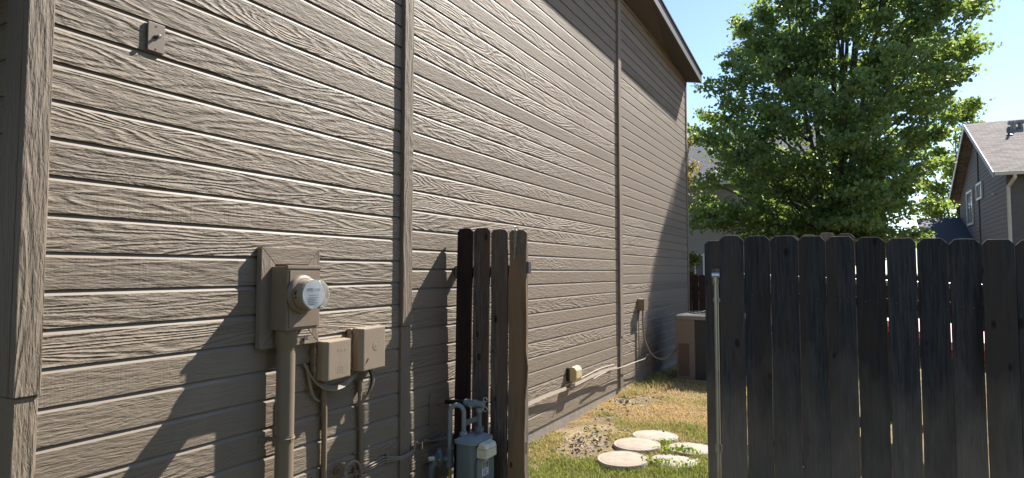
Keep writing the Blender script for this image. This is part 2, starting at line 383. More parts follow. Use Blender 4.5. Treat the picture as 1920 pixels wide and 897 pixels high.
# front of the house (faces the camera side, in shade)
z = EYE - 1.5
while z < TOP - .03:
    z1 = min(z + .1455, TOP)
    m = MB(); yf = 1.24
    m.prism([(-6, yf, z), (-6, yf - .018, z), (-6, yf - .018, z1 - .028), (-6, yf - .0105, z1 - .001), (-6, yf, z1 - .001)], (5.878, 0, 0))
    m.build('front_siding_board', M['front_siding'], P); z += .1455
MB().box(-3, -.13, -.9, 1.21, 2.78, 2.9).build('added_shade_roof', M['soffit'], P)  # out-of-view slab added to block light from the front corner
MB().box(-3, -.13, -.75, -.65, .03, 2.775).build('added_shade_wall', M['front_siding'], P)  # unseen wall added with it, so the corner strip comes out darker
# eave: the overhang widens a little and rises away from the far corner
EV = [(12.27, .28, EYE + 3.60), (8.7, .335, EYE + 3.83), (6.8, .36, EYE + 3.90), (1.0, .37, EYE + 3.92)]
WL = [(12.27, EYE + 3.705), (8.7, EYE + 3.79), (6.8, EYE + 3.80), (1.0, EYE + 3.80)]
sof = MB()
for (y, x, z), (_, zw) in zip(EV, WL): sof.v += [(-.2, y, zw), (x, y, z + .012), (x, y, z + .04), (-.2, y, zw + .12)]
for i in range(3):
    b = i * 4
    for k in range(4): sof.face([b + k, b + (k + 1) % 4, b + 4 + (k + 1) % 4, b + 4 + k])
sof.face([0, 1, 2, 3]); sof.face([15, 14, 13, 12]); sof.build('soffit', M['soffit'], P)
def evstrip(name, dx0, dx1, dz0, dz1, mat, yend=0):
    fa = MB()
    for y, x, z in EV:
        yy = y + (yend if y > 12 else 0)
        fa.v += [(x + dx0, yy, z + dz0), (x + dx1, yy, z + dz0), (x + dx1, yy, z + dz1), (x + dx0, yy, z + dz1)]
    for i in range(3):
        b = i * 4
        for k in range(4): fa.face([b + k, b + (k + 1) % 4, b + 4 + (k + 1) % 4, b + 4 + k])
    fa.face([0, 1, 2, 3]); fa.face([15, 14, 13, 12]); fa.build(name, mat, P, .003)
evstrip('fascia', .001, .030, 0, .165, M['fascia'], .004)
evstrip('drip_edge', .018, .052, .168, .196, M['drip'], .012)
m = MB()
z0, z1 = EYE + 3.785, EYE + 4.1
m.prism([(.05, 12.285, z0), (.05, 12.285, z0 + .03), (-4, 12.285, z0 + 1.5), (-8.3, 12.285, z0 + .03), (-8.3, 12.285, z0), (-4, 12.285, z0 + 1.46)], (0, -3.58, .205))
m.prism([(.09, 8.70, z0 + .205), (.09, 8.70, z0 + .24), (-4, 8.70, z0 + 1.71), (-8.3, 8.70, z0 + .24), (-8.3, 8.70, z0 + .205), (-4, 8.70, z0 + 1.67)], (0, -7.8, .07))
m.build('roof', M['shingle'], P)

# ---------------------------------------------------------------- things fixed to the house wall
E = EYE
# blank plate with a knob
t = thing('cover_plate', (.018, 1.695, E + 1.03), 'small taupe metal cover plate with a black knob, high on the siding', 'wall plate')
m = MB(); m.box(.018, .029, 1.657, 1.734, E + .968, E + 1.096); m.build('plate', M['metal_tan'], t, .002)
m = MB(); m.lathe((.029, 1.695, E + 1.034), (1, 0, 0), [(0, .011), (.004, .011), (.005, .006), (.014, .006), (.015, .009), (.022, .009), (.023, .007)], 16); m.build('knob', M['drip'], t)
for z in (E + 1.083, E + .981):
    m = MB(); m.lathe((.029, 1.695, z), (1, 0, 0), [(0, .004), (.002, .0035)], 8); m.build('screw', M['metal_tan'], t)

# electric meter
t = thing('electric_meter', (.018, 2.43, E - .14), 'round glass electric meter on a tan box inside a mitred wood frame', 'electric meter')
fy0, fy1, fz0, fz1, fw = 2.265, 2.668, E - .395, E + .128, .088
fx = .055
def mitre(pts): MB().prism(pts, (fx - .019, 0, 0)).build('frame_board', M['trim_y'] if abs(pts[0][2] - pts[1][2]) < .01 else M['trim'], t, .0025)
x = .019; g = .0012
mitre([(x, fy0 + g, fz1), (x, fy1 - g, fz1), (x, fy1 - fw - g, fz1 - fw), (x, fy0 + fw + g, fz1 - fw)])
mitre([(x, fy0 + g, fz0), (x, fy1 - g, fz0), (x, fy1 - fw - g, fz0 + fw), (x, fy0 + fw + g, fz0 + fw)])
mitre([(x, fy0, fz0 + g), (x, fy0, fz1 - g), (x, fy0 + fw, fz1 - fw - g), (x, fy0 + fw, fz0 + fw + g)])
mitre([(x, fy1, fz0 + g), (x, fy1, fz1 - g), (x, fy1 - fw, fz1 - fw - g), (x, fy1 - fw, fz0 + fw + g)])
m = MB(); m.box(.018, .026, fy0 + .08, fy1 - .08, fz0 + .08, fz1 - .08); m.build('backing', M['metal_tan'], t)
bx = m = MB(); m.box(.027, .168, 2.330, 2.560, E - .300, E + .028); box = m.build('meter_box', M['metal_tan'], t, .004)
m = MB(); m.box(.160, .176, 2.326, 2.564, E + .016, E + .034); m.build('box_lip', M['metal_tan'], box, .003)
m = MB(); m.box(.1685, .173, 2.345, 2.545, E - .285, E + .008); m.build('front_cover', M['metal_tan'], box, .002)
mc = Vector((.173, 2.425, E - .115))
m = MB(); m.lathe(mc, (1, 0, 0), [(0, .100), (.010, .100), (.018, .094), (.022, .088), (.024, .08)], 40); ring = m.build('ring', M['metal_tan'], t)
m = MB(); m.lathe(mc + Vector((.022, 0, 0)), (1, 0, 0), [(0, .078), (.050, .077), (.052, .074)], 40); m.build('meter_body', M['plastic_tan'], t)
face = MB().lathe(mc + Vector((.0745, 0, 0)), (1, 0, 0), [(0, .070), (.008, .070)], 36).build('dial_face', M['blind'], t)
m = MB(); q = mc + Vector((.083, 0, 0)); m.box(q.x, q.x + .001, q.y - .045, q.y + .045, q.z + .012, q.z + .034); m.build('display', M['blind'], face)
m = MB()
for i in range(14):
    yy = q.y - .040 + i * .0058; m.box(q.x + .0012, q.x + .0018, yy, yy + random.choice((.001, .002, .003)), q.z + .015, q.z + .031)
m.box(q.x + .0012, q.x + .0018, q.y - .03, q.y + .03, q.z - .006, q.z - .003)
for i in range(5): m.box(q.x + .0012, q.x + .0018, q.y - .035, q.y + .03 - .008 * (i % 3), q.z - .018 - i * .008, q.z - .015 - i * .008)
m.build('printed_bars', plain('grey_print', (.16, .17, .19), .5, .3, 0, 0), face)
m = MB(); m.lathe(mc + Vector((.060, 0, 0)), (1, 0, 0), [(0, .0755), (.050, .0745), (.062, .073), (.069, .069), (.0725, .060), (.0735, .03), (.0738, .01)], 44); m.build('glass_cover', M['dome'], t)
m = MB()
for dz in (0, .018, .036):
    zz = E - .135 + dz; yy = mc.y - math.sqrt(.0785 ** 2 - (zz - mc.z) ** 2)
    m.box(.205, .216, yy - .001, yy + .01, zz, zz + (.016 if dz < .03 else .005))
m.build('vent_slots', M['dark'], t)
m = MB(); m.box(.060, .064, 2.555, 2.580, E - .372, E - .345); m.build('tag_plate', M['drip'], t)
# main conduit
m = MB(); m.tube([(.088, 2.405, E - .302), (.088, 2.405, .02)], .047, 28); cdn = m.build('conduit', M['metal_tan'], t)
m = MB(); m.lathe((.088, 2.405, E - .304), (0, 0, -1), [(0, .056), (.07, .056), (.075, .052), (.10, .0485)], 28); m.build('conduit_hub', M['metal_tan'], t)
m = MB(); zc = E - .86
m.tube(arc((.088, 2.405, zc), (1, 0, 0), (0, 1, 0), .050, -100, 100, 14), .004, 6)
m.box(.019, .10, 2.352, 2.358, zc - .012, zc + .012); m.box(.018, .023, 2.30, 2.357, zc - .012, zc + .012); m.box(.084, .140, 2.4, 2.412, zc - .013, zc + .013)
m.lathe((.088, 2.405, zc - .013), (0, 0, 1), [(0, .0495), (.026, .0495)], 28)
m.build('strap', M['metal_tan'], cdn)

# two utility boxes
def util_box(y0, y1, z0, z1, depth, label, cat='utility box'):
    t = thing('utility_box', (.018, (y0 + y1) / 2, (z0 + z1) / 2), label, cat)
    MB().box(.019, .052, y0 - .012, y1 - .004, z0 + .006, z1 - .004).build('back_case', M['plastic_tan'], t, .006)
    c = MB().prism([(.0535, y0, z0), (depth - .02, y0 + .004, z0 - .004), (depth, y0 + .03, z0 - .006), (depth, y1 - .012, z0 - .002), (.0535, y1, z0)], (0, 0, z1 - z0)).build('cover', M['plastic_tan'], t, .007)
    for z in (z0 + .05, z1 - .07):
        h = MB().box(.040, .066, y0 - .020, y0 - .0115, z, z + .028); h.tube([(.060, y0 - .017, z - .006), (.060, y0 - .017, z + .034)], .006, 8); h.build('hinge', M['plastic_tan'], t)
    return t, c
t1, c1 = util_box(2.655, 2.875, E - .605, E - .385, .118, 'smaller tan utility box with embossed marks, half in shade, below the meter')
m = MB(); cx = .1185
for i in range(3):
    for j in range(3): m.box(cx - .003, cx + .0001, 2.76 + i * .018, 2.773 + i * .018, E - .575 + j * .015, E - .564 + j * .015)
for i in range(3): m.box(cx - .003, cx + .0001, 2.755 + i * .028, 2.776 + i * .028, E - .452, E - .436)
m.build('embossed_marks', M['plastic_tan'], c1)
t2, c2 = util_box(2.945, 3.185, E - .590, E - .335, .120, 'larger tan utility box with a round embossed disc, beside the batten')
m = MB(); m.lathe((.1175, 3.085, E - .45), (1, 0, 0), [(0, .032), (.0035, .031), (.004, .026), (.0032, .024), (.0032, .010), (.005, .009), (.005, .002)], 28)
m.build('embossed_disc', M['plastic_tan'], c2)
m = MB(); m.tube([(.122, 2.995, E - .547), (.123, 3.008, E - .532), (.1225, 3.014, E - .520)], .0025, 6); m.build('mark', M['drip'], c2)
# risers and cables
def pipe(name, pts, r, mat, label, cat, seg=12, straps=()):
    t = thing(name, pts[0], label, cat); MB().tube(pts, r, seg).build('tube', mat, t)
    for z, y, x in straps:
        MB().box(.018, .022, y - r - .03, y - r + .004, z - .008, z + .008).lathe((x, y, z - .008), (0, 0, 1), [(0, r + .0025), (.016, r + .0025)], seg).build('strap', mat, t)
    return t
t = pipe('riser_pipe', [(.045, 2.725, E - .600), (.045, 2.727, E - .70), (.04, 2.738, E - .80), (.038, 2.742, E - 1.0), (.038, 2.742, .03)], .016, M['metal_tan'], 'thin tan riser pipe running down from the smaller utility box', 'pipe', 14, [(E - .72, 2.728, .044), (E - 1.25, 2.742, .038)])
t = pipe('riser_pipe', [(.042, 3.030, E - .66), (.040, 3.034, E - .80), (.036, 3.050, E - .95), (.036, 3.052, .03)], .0125, M['metal_tan'], 'slim tan riser pipe below the larger utility box', 'pipe', 12, [(E - .72, 3.03, .041), (E - 1.10, 3.052, .036)])
t = thing('cable_loops', (.05, 2.8, E - .62), 'slack painted cables looping beneath the two utility boxes', 'cable')
for k in range(4):
    d = k * .007; MB().tube(bez((.03, 2.585 + d, E - .50 - d), (.07 + d, 2.64, E - .68 - d * 1.5), (.075 + d, 2.86, E - .70 - d), (.045, 3.02, E - .585), 22), .0052, 7).build('cable', M['cable_tan'], t)
for k in range(3):
    d = k * .006; MB().tube(bez((.03, 2.60 + d, E - .52), (.05, 2.62 + d, E - .64), (.04, 2.63, E - .70), (.03, 2.70 + d, E - .73), 14), .004, 7).build('cable', M['cable_tan'], t)
for k in range(5):
    d = k * .008; MB().tube(bez((.06, 3.06 + d, E - .585), (.11 + d * .5, 3.12 + d, E - .66), (.08, 3.05 - d, E - .76 - d), (.04, 3.04, E - .80), 16), .0048, 7).build('cable', M['dark'] if k < 2 else M['cable_tan'], t)
t = thing('hose_tap', (.03, 2.87, E - 1.16), 'small painted tap with a looped lead at the bottom of the siding', 'tap')
MB().lathe((.018, 2.865, E - 1.165), (1, 0, 0), [(0, .026), (.008, .026), (.01, .013), (.055, .013), (.057, .018), (.075, .018)], 18).build('body', M['metal_tan'], t)
MB().lathe((.060, 2.865, E - 1.150), (0, 0, 1), [(0, .011), (.03, .010), (.032, .02), (.042, .02)], 14).build('handle', M['metal_tan'], t)
MB().tube(bez((.075, 2.87, E - 1.15), (.11, 2.93, E - 1.06), (.09, 3.02, E - 1.15), (.05, 3.04, E - 1.30), 16), .007, 8).build('lead', M['cable_tan'], t)
t = thing('wall_cable', (.03, 3.4, E - 1.22), 'dark bundled cable clipped low across the siding towards the gas pipe', 'cable')
for k in range(3):
    pts = [(.028 + .004 * (k % 2), 2.86 + .14 * i, E - 1.215 + .008 * k - .016 * math.sin(i * .9 + k * .6)) for i in range(8)]
    pts += [(.062, 3.43, E - 1.235 + .008 * k), (.062, 3.56, E - 1.225 + .008 * k), (.03, 3.62, E - 1.185 + .008 * k), (.028, 3.72, E - 1.19 + .006 * k), (.028, 3.9, E - 1.23 + .006 * k), (.028, 4.2, E - 1.235 + .006 * k), (.028, 4.8, E - 1.22 + .005 * k)]
    pts.sort(key=lambda p: p[1]); pts = [p for p in pts if not (3.40 < p[1] < 3.6 and p[0] < .05)]
    MB().tube(pts, .0045, 7).build('cable', M['cable_tan'], t)
for y in (3.0, 3.3, 3.68, 4.0): MB().box(.018, .040, y, y + .010, E - 1.235, E - 1.175).build('clip', M['metal_tan'], t, .002)

# gas meter set
t = thing('gas_meter', (.32, 3.9, .05), 'grey gas meter with curved pipe and regulator in front of the short fence', 'gas meter')
MB().box(.018, .032, 3.792, 4.010, E - 1.10, E - .872).build('wall_plate', M['metal_tan'], t, .004)
MB().tube([(.032, 3.9, E - .945), (.09, 3.9, E - .940)], .024, 18).build('flange', M['metal_tan'], t)
MB().tube([(.085, 3.9, E - .940), (.27, 3.9, E - .930)], .017, 18).build('black_pipe', M['black_pipe'], t)
v = MB(); v.lathe((.255, 3.9, E - .930), (1, 0, 0), [(0, .024), (.02, .028), (.035, .028), (.036, .020), (.065, .020), (.066, .027), (.095, .027), (.10, .022), (.155, .022), (.16, .015)], 20)
v.lathe((.375, 3.9, E - .955), (0, 0, -1), [(0, .024), (.03, .022), (.032, .018)], 18); v.lathe((.335, 3.9, E - .93), (0, -1, 0), [(0, .016), (.04, .014), (.042, .020), (.055, .020)], 14)
v.build('valve', M['gas_light'], t)
k = MB(); k.tube(arc((.425, 3.895, E - .895), (1, 0, 0), (0, 0, 1), .016, 0, 330, 14), .0035, 6); k.tube(arc((.425, 3.895, E - .960), (1, 0, 0), (0, 0, 1), .016, 0, 330, 14), .0035, 6); k.build('lock_rings', M['alu'], t)
MB().tube([(.375, 3.9, E - .96), (.375, 3.9, E - 1.10)], .0165, 18).build('inlet_pipe', M['gas_grey'], t)
MB().lathe((.375, 3.9, E - 1.085), (0, 0, -1), [(0, .026), (.006, .033), (.032, .033), (.036, .028), (.05, .028)], 8).build('union_nut', M['gas_grey'], t)
up = [(.195, 3.80, E - 1.27), (.195, 3.80, E - .99)] + arc((.2425, 3.815, E - .985), (-.953, -.3, 0), (0, 0, 1), .050, 0, 180, 14) + [(.290, 3.83, E - .99), (.290, 3.83, E - 1.16)]
MB().tube(up, .0165, 18).build('curved_pipe', M['gas_light'], t)
MB().lathe((.290, 3.83, E - 1.115), (0, 0, -1), [(0, .024), (.006, .029), (.028, .029), (.032, .024), (.05, .024)], 8).build('union_nut', M['gas_light'], t)
MB().prism([(.30, 3.84, E - 1.075), (.37, 3.885, E - 1.045), (.37, 3.885, E - 1.01), (.30, 3.84, E - 1.035)], (.006, -.010, 0)).build('bracket', M['gas_grey'], t, .002)
te = MB(); te.lathe((.195, 3.80, E - 1.24), (0, 0, -1), [(0, .024), (.006, .027), (.02, .027), (.03, .025), (.10, .025), (.11, .028), (.125, .028), (.13, .020)], 20)
te.tube([(.195, 3.80, E - 1.31), (.13, 3.775, E - 1.31)], [.024, .021], 18); te.build('pipe_tee', M['gas_grey'], t)
MB().tube([(.195, 3.80, E - 1.37), (.195, 3.80, .02)], .0115, 14).build('brass_pipe', M['brass'], t)
rg = MB(); rg.lathe((.135, 3.79, E - 1.305), (-.72, -.69, 0), [(-.03, .018), (-.005, .035), (.0, .050), (.010, .061), (.022, .063), (.026, .063), (.030, .056), (.045, .036), (.050, .022), (.056, .020)], 28)
rg.tube([(.11, 3.765, E - 1.33), (.085, 3.745, E - 1.36), (.075, 3.74, E - 1.46)], [.030, .026, .022], 16); rgo = rg.build('regulator', M['gas_grey'], t)
MB().lathe((.098, 3.754, E - 1.310), (-.72, -.69, 0), [(0, .021), (.045, .021), (.048, .018), (.050, .008)], 20).build('regulator_cap', M['alu'], rgo)
for a_ in range(6):
    an = R(a_ * 60); u_ = Vector((-.69, .72, 0)); c_ = Vector((.135, 3.79, E - 1.305)) + Vector((-.72, -.69, 0)) * .018 + (u_ * math.cos(an) + Vector((0, 0, 1)) * math.sin(an)) * .057
    MB().lathe(c_, (-.72, -.69, 0), [(0, .006), (.014, .006)], 6).build('bolt', M['alu'], rgo)
# meter body: lower tank, flange, domed head
def rrect(x0, x1, y0, y1, z, r, n=5):
    o = []
    for cx_, cy_, a0 in ((x1 - r, y1 - r, 0), (x0 + r, y1 - r, 90), (x0 + r, y0 + r, 180), (x1 - r, y0 + r, 270)):
        for i in range(n + 1): an = R(a0 + 90 * i / n); o.append((cx_ + r * math.cos(an), cy_ + r * math.sin(an), z))
    return o
def loft(secs, name, mat, parent):
    b = MB(); n = len(secs[0])
    for s_ in secs: b.v += s_
    for i in range(len(secs) - 1):
        for k_ in range(n): b.face([i * n + k_, i * n + (k_ + 1) % n, (i + 1) * n + (k_ + 1) % n, (i + 1) * n + k_], 0, True)
    b.face(list(range(n))); b.face([(len(secs) - 1) * n + k_ for k_ in range(n)]); return b.build(name, mat, parent)
bx0, bx1, by0, by1 = .268, .440, 3.735, 3.985
loft([rrect(bx0 + .03, bx1 - .03, by0 + .03, by1 - .03, .08, .03), rrect(bx0, bx1, by0, by1, .13, .05), rrect(bx0, bx1, by0, by1, E - 1.19, .05), rrect(bx0 + .004, bx1 - .004, by0 + .004, by1 - .004, E - 1.175, .05)], 'meter_case', M['gas_grey'], t)
loft([rrect(bx0 - .012, bx1 + .012, by0 - .012, by1 + .012, E - 1.176, .055), rrect(bx0 - .012, bx1 + .012, by0 - .012, by1 + .012, E - 1.160, .055), rrect(bx0 + .01, bx1 - .01, by0 + .01, by1 - .01, E - 1.148, .05), rrect(bx0 + .035, bx1 - .035, by0 + .04, by1 - .04, E - 1.134, .04)], 'meter_head', M['gas_light'], t)
for i, (x_, y_) in enumerate(((.275, 3.742), (.355, 3.732), (.432, 3.742), (.442, 3.83), (.442, 3.93), (.432, 3.975))):
    MB().lathe((x_, y_, E - 1.160), (0, 0, 1), [(0, .007), (.008, .007)], 6).build('bolt', M['gas_light'], t)
MB().prism([(bx1, 3.745, .10), (bx1, 3.745, E - 1.29), (bx1, 3.765, E - 1.262), (bx1, 3.95, E - 1.262), (bx1, 3.97, E - 1.29), (bx1, 3.97, .10)], (.016, 0, 0)).build('front_cover', M['gas_grey'], t, .006)
ix = MB().box(.420, .436, 3.755, 3.90, E - 1.275, E - 1.165); ix.build('index_mount', M['gas_grey'], t, .004)
MB().prism([(.438, 3.755, E - 1.200), (.465, 3.755, E - 1.158), (.505, 3.755, E - 1.172), (.518, 3.755, E - 1.200)], (0, .145, 0)).build('index_hood', M['white_plastic'], t, .006)
MB().box(.438, .516, 3.757, 3.898, E - 1.262, E - 1.202).build('index_window', M['index_clear'], t, .006)
sy = 3.80; sx = bx1 + .017
st = MB().box(sx, sx + .0008, sy, sy + .085, E - 1.395, E - 1.300).build('label_sticker', M['white_trim'], t)
MB().box(sx + .001, sx + .0014, sy + .005, sy + .080, E - 1.345, E - 1.304).build('black_panel', M['dark'], st)
m = MB()
for i in range(4): m.box(sx + .0016, sx + .002, sy + .012, sy + .070 - .01 * (i % 2), E - 1.314 - i * .009, E - 1.311 - i * .009)
m.build('white_print', M['white_trim'], st)
bl = plain('blue_print', (.05, .09, .30), .5, .3, 0, 0); m = MB()
for i in range(5): m.box(sx + .001, sx + .0014, sy + .010, sy + .075 - .012 * (i % 2), E - 1.356 - i * .008, E - 1.352 - i * .008)
m.build('blue_print', bl, st)

# low cream cover, disconnect box, whip, loose strip
t = thing('vent_cover', (.018, 6.42, E - 1.1), 'cream plastic cover on a dark base, low on the siding past the short fence', 'vent cover')
MB().box(.018, .045, 6.30, 6.50, E - 1.160, E - 1.020).build('base', M['dark'], t, .003)
MB().prism([(.046, 6.32, E - 1.165), (.110, 6.33, E - 1.165), (.122, 6.33, E - 1.13), (.122, 6.33, E - 1.045), (.100, 6.33, E - 1.018), (.070, 6.33, E - 1.010), (.046, 6.32, E - 1.018)], (0, .16, 0)).build('cover', M['cream'], t, .008)
t = thing('disconnect_box', (.018, 9.0, E - .45), 'small brown electrical disconnect box with a whip cable on the far siding', 'electrical box')
MB().box(.018, .115, 8.88, 9.06, E - .545, E - .385).build('case', M['metal_tan'], t, .005)
MB().box(.112, .124, 8.875, 9.065, E - .548, E - .380).build('lid', M['metal_tan'], t, .003)
pts = [(.075, 8.97, E - .545), (.075, 8.97, E - .75), (.085, 9.0, E - .95)] + bez((.085, 9.0, E - .95), (.12, 9.15, E - 1.30), (.25, 9.55, E - 1.42), (.395, 9.72, E - 1.12), 14)
MB().tube(pts, .014, 10).build('whip_cable', M['plastic_tan'], t)
MB().tube([(.035, 8.90, E - .545), (.035, 8.90, E - 1.30)], .008, 8).build('thin_conduit', M['metal_tan'], t)
t = thing('loose_strip', (.05, 7, E - 1.2), 'pale sagging flat strip hanging loose along the bottom of the siding', 'cable strip')
def strip(pts, h, name, mat, th=.004):
    b = MB()
    for x_, y_, z_ in pts: b.v += [(x_ + .010, y_, z_), (x_ + .010 + th, y_, z_), (x_ + th, y_, z_ + h), (x_, y_, z_ + h)]
    for i in range(len(pts) - 1):
        for k_ in range(4): b.face([i * 4 + k_, i * 4 + (k_ + 1) % 4, i * 4 + 4 + (k_ + 1) % 4, i * 4 + 4 + k_])
    b.face([0, 1, 2, 3]); n_ = len(pts) * 4; b.face([n_ - 1, n_ - 2, n_ - 3, n_ - 4]); return b.build(name, mat, t)
def zz(y): return E - 1.205 - .018 * math.sin((y - 4.2) * 1.5) - .008 * math.sin(y * 4.1)
strip([(.055 + .018 * math.sin(y * 2.1), y, zz(y) - .018) for y in np.arange(4.18, 6.22, .08)], .032, 'strip', M['white_strip'])
strip([(.075 + .02 * math.sin(y * 1.7), y, zz(y) - .020) for y in np.arange(6.32, 7.80, .08)], .028, 'strip', M['white_strip'])
MB().tube([(.085 + .01 * math.sin(y * 3), y, zz(y) - .028) for y in np.arange(6.9, 9.0, .09)] + [(.09, 9.1, E - 1.20), (.06, 9.9, E - 1.24), (.05, 10.9, E - 1.27)], .0062, 8).build('cable', M['white_strip'], t)
MB().tube([(.04, y, zz(y) + .022) for y in np.arange(6.2, 7.9, .1)], .0065, 7).build('cable', M['white_strip'], t)
for y in (5.0, 6.18, 7.75, 8.98): MB().box(.018, .10, y, y + .014, zz(y) - .012, zz(y) - .004).build('clip', M['metal_tan'], t, .001)

# ---------------------------------------------------------------- air conditioner
t = thing('air_conditioner', (.87, 9.95, .05), 'tan air conditioner condenser unit standing by the far end of the wall', 'air conditioner')
ax0, ax1, ay0, ay1, az0, az1 = .42, 1.30, 9.50, 10.38, .09, E - .70
MB().box(ax0 - .06, ax1 + .06, ay0 - .05, ay1 + .05, .02, .088).build('pad', M['concrete'], t, .01)
MB().box(ax0 + .03, ax1 - .03, ay0 + .03, ay1 - .03, az0 + .002, az1).build('coil', M['ac_dark'], t)
MB().box(ax0, ax0 + .27, ay0, ay0 + .30, az0, az1).build('corner_panel', M['ac_tan'], t, .006)
MB().box(ax0 + .035, ax0 + .19, ay0 - .008, ay0 - .001, az0 + .05, az0 + .52).build('service_panel', M['ac_brown'], t, .002)
for x_ in (ax0 + .205, ax0 + .245): MB().lathe((x_, ay0, az0 + .54), (0, -1, 0), [(0, .007), (.003, .006)], 8).build('screw', M['ac_dark'], t)
for x_, y_ in ((ax1, ay0), (ax1, ay1), (ax0, ay1)):
    MB().box(x_ - .04, x_ + .0, y_ - (.04 if y_ > 10 else 0), y_ + (0 if y_ > 10 else .04), az0, az1).build('corner_post', M['ac_tan'], t, .004)
m = MB(); z = az0 + .03
while z < az1 - .02: m.box(ax0 + .27, ax1 - .04, ay0 + .006, ay0 + .012, z, z + .008); m.box(ax1 - .012, ax1 - .006, ay0 + .04, ay1 - .04, z, z + .008); m.box(ax0 + .006, ax0 + .012, ay0 + .30, ay1 - .04, z, z + .008); z += .035
tag(m.build('grille_louvres', M['ac_dark'], t), kind='stuff')
sec = [rrect(ax0 - .012, ax1 + .012, ay0 - .012, ay1 + .012, z_, .04) for z_ in (az1 + .001, az1 + .055)] + [rrect(ax0 + .02, ax1 - .02, ay0 + .02, ay1 - .02, az1 + .075, .04)]
loft(sec, 'top_cover', M['ac_top'], t)
MB().lathe(((ax0 + ax1) / 2, (ay0 + ay1) / 2, az1 + .074), (0, 0, 1), [(0, .34), (.012, .33), (.014, .30)], 36).build('fan_opening', M['ac_dark'], t)
m = MB()
for i in range(5): m.tube(arc(((ax0 + ax1) / 2, (ay0 + ay1) / 2, az1 + .095 + .004 * i), (1, 0, 0), (0, 1, 0), .32 - .06 * i, 0, 360, 28), .004, 5, cap=False)
for i in range(8):
    an = R(45 * i); m.tube([((ax0 + ax1) / 2 + .06 * math.cos(an), (ay0 + ay1) / 2 + .06 * math.sin(an), az1 + .112), ((ax0 + ax1) / 2 + .33 * math.cos(an), (ay0 + ay1) / 2 + .33 * math.sin(an), az1 + .09)], .004, 5)
m.build('fan_guard', M['ac_dark'], t)

# ---------------------------------------------------------------- stepping stones
stones = [(.945, 5.34, .218, .058, (.6, -1.5), 'front left round stepping stone, tilted and showing its thick edge', 'stone'),
          (.930, 5.81, .216, .050, (.5, -1.2), 'middle left round stepping stone with a crisp rim ring', 'stone'),
          (.980, 6.25, .222, .040, (.3, 1.0), 'farthest round stepping stone, top of the left row', 'stone_worn'),
          (1.375, 6.03, .215, .020, (.5, .3), 'far right round stepping stone with green weeds over its front edge', 'stone_worn'),
          (1.340, 5.56, .208, .028, (-.6, .5), 'front right round stepping stone, grey and partly under grass', 'stone_worn')]
for i, (x_, y_, r_, h_, tl, lb, mt) in enumerate(stones):
    m = MB(); g0 = gz(x_, y_); n = 44
    prof = [(.90, -.04), (1.0, -.03), (1.0, h_ - .010), (.985, h_ - .003), (.955, h_), (.90, h_ - .001), (.885, h_ - .0035), (.86, h_ - .001), (.4, h_), (.02, h_ + .001)]
    for rr, hh in prof:
        for k_ in range(n):
            an = 2 * math.pi * k_ / n; wob = 1 + .012 * noise.noise(Vector((math.cos(an) * 2, math.sin(an) * 2, i * 5)))
            px_, py_ = r_ * rr * wob * math.cos(an), r_ * rr * wob * math.sin(an)
            m.v.append((px_, py_, hh + px_ * R(tl[0]) * 1.5 + py_ * R(tl[1]) * -1.2 + (.0015 * noise.noise(Vector((px_ * 30, py_ * 30, i))) if rr < .97 else 0)))
    for j in range(len(prof) - 1):
        for k_ in range(n): m.face([j * n + k_, j * n + (k_ + 1) % n, (j + 1) * n + (k_ + 1) % n, (j + 1) * n + k_], 0, True)
    m.face([(len(prof) - 1) * n + k_ for k_ in range(n)])
    o = m.build('stepping_stone', M[mt]); o.location = (x_, y_, g0 - .010); tag(o, lb, 'stepping stone', 'round stepping stones in the grass')

